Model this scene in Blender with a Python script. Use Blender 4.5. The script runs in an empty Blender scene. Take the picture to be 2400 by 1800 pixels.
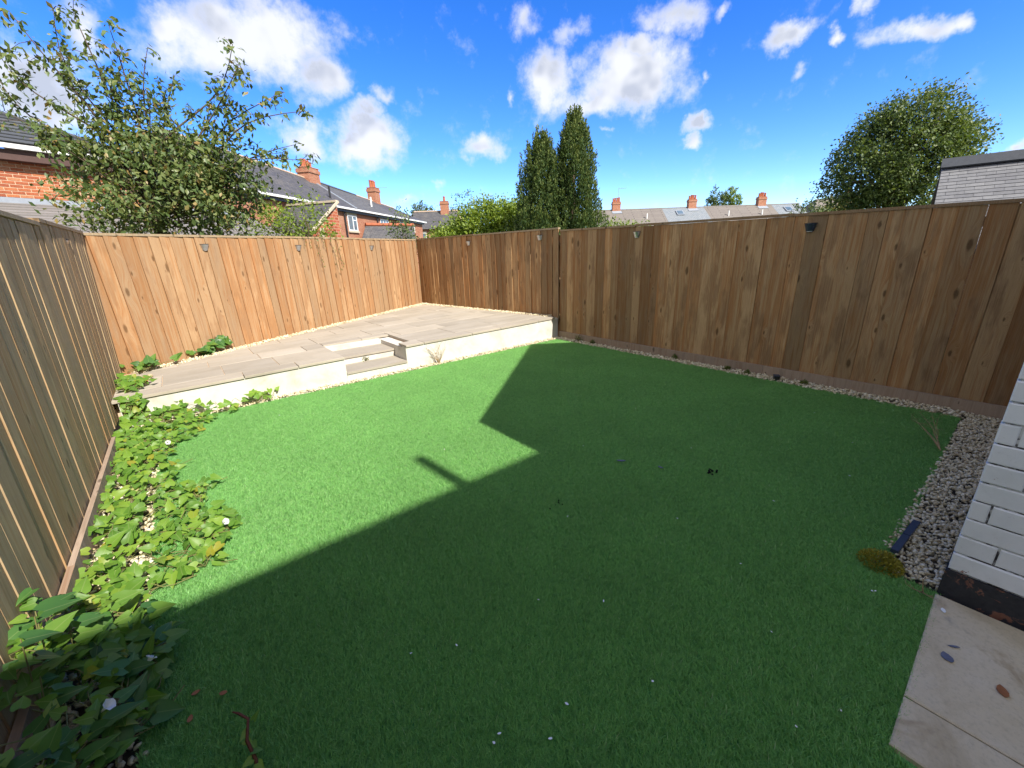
import bpy, math, random
import numpy as np
from mathutils import Vector, Matrix
R = math.radians
random.seed(11); rng = np.random.default_rng(11)
scene = bpy.context.scene
col = scene.collection

# ------------------------------------------------------------------ camera
# garden axes: X across the garden, Y from the house towards the patio
CX, CY = Vector((.7848, -.6198, 0)), Vector((.6198, .7848, 0))      # across / along the line of sight on the ground
cam = bpy.data.cameras.new('camera'); camo = bpy.data.objects.new('camera', cam); col.objects.link(camo)
cam.sensor_width = 36; cam.lens = 14.25; cam.clip_start = .02; cam.clip_end = 2000
_p, _r = math.atan(310/950), R(-2)
_f = CY*math.cos(_p) + Vector((0, 0, -math.sin(_p))); _u = CX.cross(_f)
_rx = CX*math.cos(_r) + _u*math.sin(_r); _ux = -CX*math.sin(_r) + _u*math.cos(_r)
m = Matrix((_rx, _ux, -_f)).transposed().to_4x4(); m.translation = (0, 0, 1.55)
camo.matrix_world = m; scene.camera = camo

# ------------------------------------------------------------------ node helper
class NT:
    def __init__(s, tree): s.t = tree; s.n = tree.nodes; s.l = tree.links
    def new(s, typ, **kw):
        n = s.n.new(typ)
        for k, v in kw.items(): setattr(n, k, v)
        return n
    def put(s, n, i, v):
        if v is None: return
        if isinstance(v, bpy.types.NodeSocket): s.l.new(v, n.inputs[i])
        else: n.inputs[i].default_value = v
    def m(s, op, a, b=None, c=None, clamp=False):
        n = s.new('ShaderNodeMath', operation=op, use_clamp=clamp)
        for i, v in enumerate((a, b, c)): s.put(n, i, v)
        return n.outputs[0]
    def v(s, op, a, b=None, sc=None):
        n = s.new('ShaderNodeVectorMath', operation=op); s.put(n, 0, a); s.put(n, 1, b)
        if sc is not None: s.put(n, 3, sc)
        return n.outputs['Value'] if op in ('DOT_PRODUCT', 'LENGTH', 'DISTANCE') else n.outputs[0]
    def mix(s, f, a, b, blend='MIX'):
        n = s.new('ShaderNodeMix', data_type='RGBA', blend_type=blend); s.put(n, 0, f)
        for i, c in ((6, a), (7, b)): s.put(n, i, c if isinstance(c, bpy.types.NodeSocket) else (*c[:3], 1))
        return n.outputs[2]
    def noise(s, vec, scale, detail=3, rough=.5, dist=0):
        n = s.new('ShaderNodeTexNoise'); s.put(n, 'Vector', vec); s.put(n, 'Scale', scale); s.put(n, 'Detail', detail)
        s.put(n, 'Roughness', rough); s.put(n, 'Distortion', dist); return n.outputs['Fac']
    def voro(s, vec, scale):
        n = s.new('ShaderNodeTexVoronoi', voronoi_dimensions='2D'); s.put(n, 'Vector', vec); s.put(n, 'Scale', scale); return n
    def mr(s, x, a, b, c=0., d=1., smooth=True):
        n = s.new('ShaderNodeMapRange', interpolation_type='SMOOTHSTEP' if smooth else 'LINEAR')
        for i, q in enumerate((x, a, b, c, d)): s.put(n, i, q)
        return n.outputs[0]
    def ramp(s, f, stops):
        n = s.new('ShaderNodeValToRGB'); e = n.color_ramp.elements
        while len(e) < len(stops): e.new(.5)
        for k, (p, c) in zip(e, stops): k.position = p; k.color = (*c, 1)
        s.put(n, 0, f); return n.outputs[0]
    def bump(s, h, strength=.3, dist=.01):
        n = s.new('ShaderNodeBump'); s.put(n, 'Height', h); s.put(n, 'Strength', strength); s.put(n, 'Distance', dist); return n.outputs[0]

# ------------------------------------------------------------------ world: sky with fair-weather clouds
SUN = Vector((.10, -.995, 0)).normalized()*math.cos(R(42)) + Vector((0, 0, math.sin(R(42))))
SKY = .15
world = bpy.data.worlds.new('World'); scene.world = world; world.use_nodes = True
W = NT(world.node_tree); W.n.clear()
sky = W.new('ShaderNodeTexSky', sky_type='NISHITA', sun_disc=False)
sky.sun_elevation = R(42); sky.sun_rotation = R(176.5); sky.air_density = 1.0; sky.dust_density = 0.; sky.ozone_density = 2.2; sky.altitude = 2600
hs = W.new('ShaderNodeHueSaturation'); W.put(hs, 'Hue', .516); W.put(hs, 'Saturation', 1.36); W.put(hs, 'Value', .50); W.l.new(sky.outputs[0], hs.inputs['Color'])
D0 = W.new('ShaderNodeTexCoord').outputs['Generated']
def _nv(scale, det, amt, src=None):
    n = W.new('ShaderNodeTexNoise'); W.put(n, 'Vector', D0 if src is None else src); W.put(n, 'Scale', scale); W.put(n, 'Detail', det); W.put(n, 'Roughness', .6)
    return W.v('SCALE', W.v('SUBTRACT', n.outputs['Color'], (.5, .5, .5)), sc=amt)
Dw = W.v('ADD', W.v('ADD', D0, _nv(9, 2, .075)), _nv(34, 4, .035))
# azimuth (from +Y towards +X), elevation, half width, half height (degrees), tilt, thickness
CLOUDS = [(10.9, 20.5, 8.9, 3.6, 9, 1), (17.7, 18.5, 3.4, 2.7, 5, 0.9), (4.7, 20.6, 2.0, 1.6, 11, 0.9), (15.4, 12.8, 2.7, 1.8, 3, 0.9), (21.7, 12.6, 3.9, 2.9, 2, 1), (24.1, 17.1, 1.5, 1.1, 3, 0.6), (22.6, 15.5, 1.8, 1.3, 3, 0.7), (35.5, 11.9, 2.6, 1.7, -1, 0.9), (29.5, 8.2, 1.2, 0.7, -1, 0.5), (-5.4, 14.6, 3.4, 3.6, 11, 1), (-1.6, 19.0, 1.4, 1.9, 13, 0.7), (25.6, 6.5, 1.5, 0.6, 0, 0.4), (43.7, 18.3, 3.0, 3.3, -3, 1), (53.6, 18.0, 5.8, 3.4, -6, 1.1), (54.5, 20.4, 1.9, 1.4, -7, 1), (49.4, 16.3, 5.9, 1.6, -5, 0.8), (41.2, 23.8, 1.8, 1.6, 13, 0.6), (47.2, 22.6, 2.3, 1.2, -5, 0.55), (57.7, 22.8, 3.0, 1.7, -9, 0.75), (62.2, 22.2, 0.7, 0.9, -26, 0.6), (69.1, 19.0, 2.7, 1.0, 7, 0.85), (72.9, 17.9, 0.8, 0.7, -14, 0.8), (78.5, 17.2, 3.3, 0.9, -6, 0.75), (81.3, 16.8, 1.2, 0.8, -17, 0.7), (74.2, 19.8, 1.6, 0.6, -16, 0.6), (61.4, 12.9, 1.9, 0.8, 12, 0.85), (60.7, 11.2, 1.1, 0.7, 8, 0.8), (70.8, 16.2, 0.9, 0.6, 15, 0.45), (61.3, 17.1, 0.6, 0.5, -9, 0.5), (50.7, 13.3, 1.0, 0.4, -5, 0.4), (38.9, 16.7, 0.5, 1.2, -2, 0.45), (86.9, 6.6, 0.7, 0.6, -10, 0.9)]
mx = None
for az, el, w_, h_, ro, am in CLOUDS:
    az, el, ro = R(az), R(el), R(ro)
    E_ = Vector((math.cos(az), -math.sin(az), 0)); c = Vector((math.sin(az)*math.cos(el), math.cos(az)*math.cos(el), math.sin(el))); U_ = E_.cross(c)
    if U_.z < 0: U_ = -U_
    a = (E_*math.cos(ro) + U_*math.sin(ro))/math.radians(w_*1.25); b = (U_*math.cos(ro) - E_*math.sin(ro))/math.radians(h_*1.25)
    cx = W.new('ShaderNodeCombineXYZ')
    W.put(cx, 0, W.m('SUBTRACT', W.v('DOT_PRODUCT', Dw, a), a.dot(c))); W.put(cx, 1, W.m('SUBTRACT', W.v('DOT_PRODUCT', Dw, b), b.dot(c)))
    val = W.m('MULTIPLY_ADD', W.v('LENGTH', cx.outputs[0]), -am, am)
    mx = val if mx is None else W.m('MAXIMUM', mx, val)
fb = W.noise(D0, 22, 6, .62)
# denser cloud added only outside the view, as fill light for the shade
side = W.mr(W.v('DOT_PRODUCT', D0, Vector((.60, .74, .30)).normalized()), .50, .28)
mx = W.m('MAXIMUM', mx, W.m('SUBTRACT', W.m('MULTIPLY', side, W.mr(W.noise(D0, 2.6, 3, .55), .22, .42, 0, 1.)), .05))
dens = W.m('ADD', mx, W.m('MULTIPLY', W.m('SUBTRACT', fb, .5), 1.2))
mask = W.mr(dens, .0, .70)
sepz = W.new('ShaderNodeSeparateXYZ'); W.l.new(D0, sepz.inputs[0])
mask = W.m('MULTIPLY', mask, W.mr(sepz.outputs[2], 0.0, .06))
fb2 = W.noise(W.v('ADD', D0, (.02, 0, -.04)), 8, 3, .5)
lit = W.mr(W.m('SUBTRACT', W.noise(D0, 8, 3, .5), fb2), -.10, .09)
thick = W.mr(dens, .25, .8)
ccol = W.mix(W.m('MULTIPLY', thick, W.m('SUBTRACT', 1., lit), clamp=True), (1.62, 1.64, 1.68), (1.0, 1.06, 1.2))
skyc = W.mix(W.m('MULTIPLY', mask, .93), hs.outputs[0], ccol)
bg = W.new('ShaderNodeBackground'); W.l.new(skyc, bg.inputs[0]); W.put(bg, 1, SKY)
wo = W.new('ShaderNodeOutputWorld'); W.l.new(bg.outputs[0], wo.inputs[0])

sunl = bpy.data.lights.new('sun', 'SUN'); suno = bpy.data.objects.new('sun', sunl); col.objects.link(suno)
sunl.energy = 2.0; sunl.angle = R(.55); sunl.color = (1, .94, .84)
suno.rotation_euler = SUN.to_track_quat('Z', 'Y').to_euler(); suno.location = (0, -6, 12)
scene.view_settings.view_transform = 'Standard'; scene.view_settings.look = 'None'
scene.view_settings.exposure = 2.1; scene.view_settings.gamma = 1
scene.view_settings.use_curve_mapping = False
scene.render.engine = 'CYCLES'; scene.cycles.use_denoising = True
scene.cycles.max_bounces = 6; scene.cycles.transparent_max_bounces = 8; scene.cycles.caustics_reflective = False; scene.cycles.caustics_refractive = False

# ------------------------------------------------------------------ mesh helpers
def tag(o, label=None, cat=None, group=None, kind=None):
    for k, v in (('label', label), ('category', cat), ('group', group), ('kind', kind)):
        if v: o[k] = v
    return o
def empty(name, loc, label=None, cat=None, group=None, kind=None):
    o = bpy.data.objects.new(name, None); col.objects.link(o); o.location = loc; o.empty_display_size = .1
    return tag(o, label, cat, group, kind)
def wm(o):
    return o.matrix_basis.copy() if o.parent is None else wm(o.parent) @ o.matrix_parent_inverse @ o.matrix_basis
def setparent(o, par):
    if par is not None: o.parent = par; o.matrix_parent_inverse = wm(par).inverted()
def autouv(me):
    if not me.polygons: return
    uv = me.uv_layers.new(name='UVMap')
    vs = np.empty(len(me.vertices)*3); me.vertices.foreach_get('co', vs); vs = vs.reshape(-1, 3)
    n = len(me.polygons); nor = np.empty(n*3); me.polygons.foreach_get('normal', nor); nor = nor.reshape(-1, 3)
    lt = np.empty(n, int); me.polygons.foreach_get('loop_total', lt)
    lv = np.empty(len(me.loops), int); me.loops.foreach_get('vertex_index', lv)
    t = np.cross([0, 0, 1.], nor); ln = np.linalg.norm(t, axis=1); t[ln < .05] = (1, 0, 0); t /= np.linalg.norm(t, axis=1)[:, None]
    b = np.cross(nor, t); P = vs[lv]; T = np.repeat(t, lt, 0); B = np.repeat(b, lt, 0)
    uv.data.foreach_set('uv', np.stack([(P*T).sum(1), (P*B).sum(1)], 1).ravel())
class MB:
    def __init__(s): s.v = []; s.f = []
    def add(s, vs, fs):
        k = len(s.v); s.v += [tuple(v) for v in vs]; s.f += [tuple(i + k for i in f) for f in fs]; return s
    def hexa(s, b, t):                                                # 4 bottom corners (anticlockwise from above), 4 top corners
        return s.add(list(b) + list(t), [(3, 2, 1, 0), (4, 5, 6, 7), (0, 1, 5, 4), (1, 2, 6, 5), (2, 3, 7, 6), (3, 0, 4, 7)])
    def box(s, c, d, rz=0):
        c = Vector(c); x, y, z = d[0]/2, d[1]/2, d[2]/2; Q = Matrix.Rotation(rz, 3, 'Z')
        P = [Q @ Vector(q) + c for q in ((-x, -y, -z), (x, -y, -z), (x, y, -z), (-x, y, -z), (-x, -y, z), (x, -y, z), (x, y, z), (-x, y, z))]
        return s.hexa(P[:4], P[4:])
    def beam(s, a, b, nrm, th, z0, z1):                               # upright slab from a to b, thickness th towards nrm
        a, b, n = Vector((*a[:2], 0)), Vector((*b[:2], 0)), Vector((*nrm[:2], 0))*th
        q = [a, b, b + n, a + n]
        if (b - a).cross(n).z < 0: q = [a, a + n, b + n, b]
        za = z0 if isinstance(z0, (tuple, list)) else (z0, z0); zb = z1 if isinstance(z1, (tuple, list)) else (z1, z1)
        f = lambda pt, zz: Vector((pt.x, pt.y, zz[0] if (pt - a).length < (pt - b).length else zz[1]))
        return s.hexa([f(k, za) for k in q], [f(k, zb) for k in q])
    def slab(s, quad, th):                                            # sloping panel: top corners, thickness downwards along its normal
        q = [Vector(k) for k in quad]; n = (q[1] - q[0]).cross(q[2] - q[0]).normalized()
        if n.z < 0: q.reverse(); n = -n
        return s.hexa([k - n*th for k in q], q)
    def tube(s, pts, rad, k=6, cap=True):
        pts = [Vector(p) for p in pts]; n = len(pts); rad = rad if isinstance(rad, (list, tuple)) else [rad]*n
        base = len(s.v); prev = None
        for i, p in enumerate(pts):
            d = (pts[min(i+1, n-1)] - pts[max(i-1, 0)]); d = d.normalized() if d.length > 1e-9 else Vector((0, 0, 1))
            a = d.orthogonal().normalized() if prev is None else (prev - d*prev.dot(d)).normalized()
            prev = a; b = d.cross(a)
            for j in range(k):
                an = 2*math.pi*j/k; s.v.append(tuple(p + (a*math.cos(an) + b*math.sin(an))*rad[i]))
        for i in range(n-1):
            for j in range(k):
                q = base + i*k; s.f.append((q+j, q+(j+1) % k, q+k+(j+1) % k, q+k+j))
        if cap: s.f.append(tuple(base+k-1-j for j in range(k))); s.f.append(tuple(base+(n-1)*k+j for j in range(k)))
        return s
    def mesh(s, name, mat, smooth=False):
        me = bpy.data.meshes.new(name); me.from_pydata(s.v, [], s.f); me.update()
        if mat: me.materials.append(mat)
        if smooth: me.polygons.foreach_set('use_smooth', [True]*len(me.polygons))
        autouv(me); return me
    def build(s, name, mat, parent=None, smooth=False, **kw):
        o = bpy.data.objects.new(name, s.mesh(name, mat, smooth)); col.objects.link(o); setparent(o, parent); return tag(o, **kw)
def place(me, name, mw, parent, **kw):                                # another object on shared mesh data
    o = bpy.data.objects.new(name, me); col.objects.link(o); setparent(o, parent); o.matrix_basis = mw; return tag(o, **kw)
def rawmesh(name, V, F, mat, tint=None, smooth=False, uv=False):
    me = bpy.data.meshes.new(name); V = np.asarray(V, float); F = np.asarray(F, int)
    me.vertices.add(len(V)); me.vertices.foreach_set('co', V.ravel())
    k = F.shape[1]; me.loops.add(F.size); me.loops.foreach_set('vertex_index', F.ravel())
    me.polygons.add(len(F)); me.polygons.foreach_set('loop_start', np.arange(len(F))*k); me.polygons.foreach_set('loop_total', np.full(len(F), k))
    me.update(calc_edges=True); me.validate()
    if tint is not None:
        a = me.attributes.new('tint', 'FLOAT', 'FACE'); a.data.foreach_set('value', np.asarray(tint, float))
    if smooth: me.polygons.foreach_set('use_smooth', [True]*len(me.polygons))
    if mat: me.materials.append(mat)
    if uv: autouv(me)
    return me
def rawobj(name, V, F, mat, parent=None, tint=None, smooth=False, **kw):
    o = bpy.data.objects.new(name, rawmesh(name, V, F, mat, tint, smooth)); col.objects.link(o); setparent(o, parent); return tag(o, **kw)

# ------------------------------------------------------------------ materials
def newmat(name, rough=.8, spec=.3):
    mt = bpy.data.materials.new(name); mt.use_nodes = True; n = NT(mt.node_tree); b = n.n['Principled BSDF']
    b.inputs['Roughness'].default_value = rough; b.inputs['Specular IOR Level'].default_value = spec
    return mt, n, b
def C(n, b, c, normal=None):
    n.put(b, 'Base Color', c if isinstance(c, bpy.types.NodeSocket) else (*c, 1))
    if normal is not None: n.put(b, 'Normal', normal)
def plain(name, c, rough=.7, spec=.3, metal=0, var=.12, scale=6):
    mt, n, b = newmat(name, rough, spec); b.inputs['Metallic'].default_value = metal
    g = n.new('ShaderNodeNewGeometry').outputs['Position']; f = n.noise(g, scale, 5, .6)
    C(n, b, n.mix(f, [max(0, x*(1-var*2)) for x in c], [x*(1+var*2) for x in c]), n.bump(f, .12, .004)); return mt
def wood(name, pale, warm, dark, grey, greyamt, bumpy=.35, var=(.82, 1.1)):
    mt, n, b = newmat(name, .82, .2)
    uv = n.new('ShaderNodeTexCoord').outputs['UV']; rd = n.new('ShaderNodeObjectInfo').outputs['Random']
    off = n.new('ShaderNodeCombineXYZ'); n.put(off, 0, n.m('MULTIPLY', rd, 57.)); n.put(off, 1, n.m('MULTIPLY', rd, 131.))
    p = n.v('ADD', uv, off.outputs[0])
    kv = n.voro(n.v('MULTIPLY', p, (6.2, 2.3, 1)), 1.0)
    sp = n.new('ShaderNodeSeparateColor'); n.l.new(kv.outputs['Color'], sp.inputs[0])
    has = n.mr(sp.outputs[0], .58, .62)
    kd = n.m('MULTIPLY', n.m('ADD', kv.outputs['Distance'], n.m('MULTIPLY', n.noise(p, 40, 2), .05)), n.mr(sp.outputs[1], 0., 1., .55, 1.5, False))
    knot = n.m('MULTIPLY', n.mr(kd, .115, .055), has); halo = n.m('MULTIPLY', n.mr(kd, .36, .10), has)
    warp = n.m('MULTIPLY', halo, .035)
    wv = n.new('ShaderNodeCombineXYZ'); n.put(wv, 0, warp); pw = n.v('ADD', p, wv.outputs[0])
    fine = n.noise(n.v('MULTIPLY', pw, (230, 5, 1)), 1., 3, .6)
    broad = n.noise(n.v('MULTIPLY', pw, (34, 1.1, 1)), 1., 4, .6)
    patch = n.noise(n.v('MULTIPLY', p, (7, 1.6, 1)), 1., 4, .6)
    r2 = n.m('FRACT', n.m('MULTIPLY', rd, 17.3))
    c = n.mix(n.mr(n.m('ADD', broad, n.m('MULTIPLY', n.m('SUBTRACT', r2, .5), .20)), .41, .60), pale, warm)
    c = n.mix(n.m('MULTIPLY', n.mr(patch, .46, .68), greyamt), c, grey)
    c = n.mix(n.m('MULTIPLY', n.mr(n.m('ADD', patch, n.m('MULTIPLY', rd, .22)), .62, .76), .55), c, dark)
    su = n.new('ShaderNodeSeparateXYZ'); n.l.new(uv, su.inputs[0])
    mid = n.noise(n.v('MULTIPLY', pw, (95, 2.2, 1)), 1., 3, .6)
    edge = n.m('MULTIPLY', n.mr(n.m('ADD', su.outputs[0], n.m('MULTIPLY', n.m('SUBTRACT', patch, .5), .09)), .052, .006), n.mr(r2, .15, .7))
    c = n.mix(n.m('MULTIPLY', edge, .75), c, [x*w for x, w in zip(warm, (.86, .72, .6))])
    c = n.mix(n.mr(mid, .42, .68, 0, .5), c, pale)
    c = n.mix(n.mr(fine, .35, .75, 0, .42), c, dark)
    c = n.mix(n.m('MULTIPLY', n.mr(halo, .2, 1.), .25), c, pale); c = n.mix(n.m('MULTIPLY', knot, .72), c, [x*.4 for x in dark])
    c = n.mix(1., c, n.mix(rd, (var[0],)*3, (var[1], var[1]*.99, var[1]*.97)), 'MULTIPLY')
    C(n, b, c, n.bump(n.m('SUBTRACT', fine, n.m('MULTIPLY', knot, .4)), bumpy, .004)); return mt
M = {}
M['wood_left'] = wood('weathered_grey_green_boards', (.46, .34, .20), (.39, .25, .125), (.23, .15, .075), (.37, .32, .225), .5, .4)
M['wood_back'] = wood('orange_brown_boards', (.42, .275, .155), (.375, .19, .082), (.25, .12, .048), (.35, .25, .165), .55)
M['wood_right'] = wood('brown_boards', (.46, .305, .16), (.38, .195, .08), (.17, .085, .035), (.37, .27, .175), .45, .35, (.58, 1.22))
M['cap'] = wood('capping_timber', (.40, .31, .20), (.33, .23, .135), (.2, .13, .07), (.36, .31, .24), .6, .2)
M['gravel_board'] = wood('pinkish_gravel_board', (.42, .32, .235), (.35, .245, .17), (.22, .15, .10), (.38, .32, .26), .6, .2)

def brickmat(name, cols, rough=.85):
    mt, n, b = newmat(name, rough, .2); rd = n.new('ShaderNodeObjectInfo').outputs['Random']
    g = n.new('ShaderNodeNewGeometry').outputs['Position']; f = n.noise(g, 30, 5, .65); f2 = n.noise(g, 2.5, 3)
    st = [(i/(len(cols)-1), c) for i, c in enumerate(cols)]
    c = n.ramp(n.m('ADD', n.m('MULTIPLY', rd, .9), n.m('MULTIPLY', n.m('SUBTRACT', f2, .5), .3), clamp=True), st)
    c = n.mix(n.mr(f, .3, .75, 0, .5), c, [x*.45 for x in cols[0]])
    C(n, b, c, n.bump(f, .5, .006)); return mt
def bricktex(name, c1, c2, mortar, bw=.225, bh=.075, rough=.85):
    mt, n, b = newmat(name, rough, .2); uv = n.new('ShaderNodeTexCoord').outputs['UV']
    t = n.new('ShaderNodeTexBrick'); n.put(t, 'Vector', uv); n.put(t, 'Scale', 1.); n.put(t, 'Brick Width', bw); n.put(t, 'Row Height', bh); n.put(t, 'Mortar Size', .007); n.put(t, 'Mortar Smooth', .2); n.put(t, 'Bias', -.1)
    n.put(t, 'Color1', (*c1, 1)); n.put(t, 'Color2', (*c2, 1)); n.put(t, 'Mortar', (*mortar, 1))
    g = n.noise(uv, 9, 5, .7); g2 = n.noise(uv, 1.1, 4, .6)
    c = n.mix(n.mr(g, .3, .75, 0, .45), t.outputs[0], [x*.5 for x in c1]); c = n.mix(n.mr(g2, .5, .75, 0, .35), c, mortar)
    C(n, b, c, n.bump(t.outputs['Fac'], -.5, .01)); return mt
M['brick_red'] = brickmat('orange_red_brick', [(.30, .085, .045), (.42, .13, .06), (.50, .19, .085), (.44, .24, .15)])
M['block_red'] = brickmat('red_block', [(.34, .085, .045), (.40, .11, .06), (.45, .15, .08)])
M['bricktex'] = bricktex('terrace_brickwork', (.34, .115, .065), (.45, .19, .11), (.46, .36, .27))
M['white_brick_far'] = bricktex('white_painted_brickwork', (.74, .74, .73), (.80, .80, .79), (.62, .62, .61), .235, .088)
M['mortar_pale'] = plain('pale_mortar', (.55, .42, .30), .9, .1)
M['mortar_dark0'] = plain('dark_raked_mortar', (.07, .06, .06), .95, .1)
def painted_joint():
    mt, n, b = newmat('dark_open_joints_with_paint', .9, .1); g = n.new('ShaderNodeNewGeometry').outputs['Position']; f = n.noise(g, 11, 5, .7, .4)
    C(n, b, n.mix(n.mr(f, .44, .53), (.055, .05, .055), (.62, .62, .61)), n.bump(f, .4, .004)); return mt
M['mortar_dark'] = painted_joint()
M['terracotta'] = plain('terracotta', (.36, .115, .06), .75, .2, var=.2, scale=9)
M['ridge_pale'] = plain('pale_mortared_ridge', (.46, .34, .26), .85, .2, var=.25, scale=5)
M['white_paint'] = plain('white_upvc', (.78, .78, .78), .35, .5, var=.03)
M['black_plastic'] = plain('black_plastic', (.02, .02, .022), .45, .5)
M['dark_wood'] = plain('dark_soffit', (.09, .055, .05), .7, .2)
M['stone'] = plain('sandstone_sill', (.5, .43, .33), .85, .2)
M['lead'] = plain('lead_flashing', (.26, .29, .34), .6, .4)
M['metal'] = plain('brushed_light_housing', (.50, .52, .55), .32, .6, .85, .05)
M['metal_dark'] = plain('dark_light_housing', (.035, .05, .075), .45, .5, .1, .05)
M['glass_dark'] = plain('solar_panel', (.015, .018, .03), .12, .7)
def pane_mat():
    mt, n, b = newmat('window_glass', .06, .9); g = n.new('ShaderNodeNewGeometry').outputs['Position']
    C(n, b, n.mix(n.noise(g, .8, 2), (.05, .08, .11), (.16, .22, .27))); return mt
M['pane'] = pane_mat()
def slate(name, c1, c2, rowh, colw, strength=.5, lichen=(.30, .27, .2), lam=.15, line=.12):
    mt, n, b = newmat(name, .72, .3); uv = n.new('ShaderNodeTexCoord').outputs['UV']
    t = n.new('ShaderNodeTexBrick'); n.put(t, 'Vector', uv); n.put(t, 'Scale', 1.); n.put(t, 'Brick Width', colw); n.put(t, 'Row Height', rowh); n.put(t, 'Mortar Size', rowh*line*.5); n.put(t, 'Mortar Smooth', .3)
    n.put(t, 'Color1', (*c1, 1)); n.put(t, 'Color2', (*c2, 1)); n.put(t, 'Mortar', (*[x*.35 for x in c1], 1))
    g = n.noise(uv, 1.2, 5, .65); g2 = n.noise(uv, 14, 4, .7)
    c = n.mix(n.mr(g, .45, .75, 0, lam), t.outputs[0], lichen); c = n.mix(n.mr(g2, .35, .75, 0, .3), c, [x*.5 for x in c1])
    C(n, b, c, n.bump(n.m('ADD', t.outputs['Fac'], n.m('MULTIPLY', g2, -.3)), -strength, .02)); return mt
M['slate'] = slate('dark_slate_roof', (.075, .075, .085), (.115, .11, .115), .19, .3)
M['tile_grey'] = slate('grey_interlocking_tile_roof', (.115, .115, .12), (.135, .135, .14), .28, 3., line=.3)
M['tile_tan'] = slate('tan_grey_tile_roof', (.20, .175, .16), (.23, .205, .185), .3, 3., line=.3)
M['slate_blue'] = slate('blue_grey_slate_roof', (.20, .23, .26), (.25, .27, .30), .22, .35)
def piece_slate(name, c1, c2):
    mt, n, b = newmat(name, .7, .3); rd = n.new('ShaderNodeObjectInfo').outputs['Random']; g = n.new('ShaderNodeNewGeometry').outputs['Position']
    f = n.noise(g, 16, 5, .65); C(n, b, n.mix(n.mr(f, .35, .75, 0, .4), n.mix(rd, c1, c2), [x*.6 for x in c1]), n.bump(f, .3, .005)); return mt
M['slate_piece'] = piece_slate('single_grey_slate', (.17, .17, .18), (.235, .235, .24))
M['tile_course'] = piece_slate('grey_brown_tile_course', (.20, .185, .175), (.25, .23, .22))
M['slate_dark_piece'] = piece_slate('dark_tile', (.06, .065, .075), (.10, .105, .11))

def stone_slab(name, cols, rough=.8):
    mt, n, b = newmat(name, rough, .25); rd = n.new('ShaderNodeObjectInfo').outputs['Random']; g = n.new('ShaderNodeNewGeometry').outputs['Position']
    p = n.v('ADD', g, n.v('SCALE', (13, 7, 3), sc=rd))
    f = n.noise(n.v('MULTIPLY', p, (1.2, 3.2, 1)), 1., 5, .62, .6); f2 = n.noise(p, 26, 5, .7)
    c = n.ramp(f, [(.25, cols[0]), (.5, cols[1]), (.75, cols[2])]); c = n.mix(1., c, n.mix(rd, (.84, .83, .82), (1.08, 1.06, 1.03)), 'MULTIPLY')
    c = n.mix(n.mr(f2, .5, .8, 0, .25), c, [x*.5 for x in cols[0]]); C(n, b, c, n.bump(n.m('ADD', f, n.m('MULTIPLY', f2, .4)), .25, .006)); return mt
M['slab'] = stone_slab('raj_sandstone_slab', [(.32, .285, .23), (.385, .345, .285), (.43, .395, .34)])
def concrete_slab():
    mt, n, b = newmat('worn_concrete_paving', .85, .2); g = n.new('ShaderNodeNewGeometry').outputs['Position']
    f = n.noise(g, 3.1, 6, .65, .5); f2 = n.noise(g, 60, 4, .7); f3 = n.noise(n.v('ADD', g, (4.4, 2.1, 0)), 4.2, 4, .55, .8)
    c = n.ramp(f, [(.3, (.44, .345, .21)), (.5, (.60, .495, .33)), (.72, (.64, .545, .395))])
    c = n.mix(n.mr(f3, .54, .66, 0, .6), c, (.30, .20, .10)); c = n.mix(n.mr(n.noise(n.v('ADD', g, (1, 7, 0)), 7, 4, .6), .58, .72, 0, .5), c, (.24, .215, .19))
    c = n.mix(n.mr(f2, .45, .8, 0, .35), c, (.2, .17, .14)); C(n, b, c, n.bump(n.m('ADD', f2, f), .3, .004)); return mt
M['concrete'] = concrete_slab()
def render_wall():
    mt, n, b = newmat('whitewashed_render', .85, .2); g = n.new('ShaderNodeNewGeometry').outputs['Position']
    f = n.noise(g, 3.2, 6, .65, .4); f2 = n.noise(g, 45, 4, .6); f3 = n.noise(n.v('MULTIPLY', g, (5, 5, 14)), 1., 4, .6)
    c = n.ramp(f, [(.3, (.43, .395, .335)), (.48, (.56, .535, .48)), (.7, (.61, .59, .55))]); c = n.mix(n.mr(f3, .58, .74, 0, .4), c, (.55, .50, .43))
    z = n.new('ShaderNodeSeparateXYZ'); n.l.new(g, z.inputs[0])
    C(n, b, c, n.bump(n.m('ADD', n.m('MULTIPLY', f, 2.), f2), .3, .004)); return mt
M['render'] = render_wall()
def painted_brick():
    mt, n, b = newmat('white_painted_brick', .5, .4); rd = n.new('ShaderNodeObjectInfo').outputs['Random']; g = n.new('ShaderNodeNewGeometry').outputs['Position']
    z = n.new('ShaderNodeSeparateXYZ'); n.l.new(g, z.inputs[0])
    f = n.noise(g, 24, 5, .7); f2 = n.noise(g, 5, 4, .6, .4); f3 = n.noise(g, 90, 3, .6)
    wear = n.mr(n.m('ADD', n.m('ADD', f, n.m('MULTIPLY', f2, .55)), n.m('MULTIPLY', z.outputs[2], -.20)), .90, .935)
    c = n.mix(rd, (.80, .80, .80), (.86, .86, .86)); c = n.mix(n.mr(f2, .45, .75, 0, .4), c, (.60, .61, .60)); c = n.mix(n.mr(f3, .62, .78, 0, .3), c, (.4, .38, .35))
    c = n.mix(wear, c, n.mix(f3, (.26, .07, .045), (.36, .22, .16)))
    C(n, b, c, n.bump(n.m('SUBTRACT', n.m('MULTIPLY', f, .6), n.m('MULTIPLY', wear, 1.2)), .45, .005)); return mt
M['white_brick'] = painted_brick()
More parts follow.
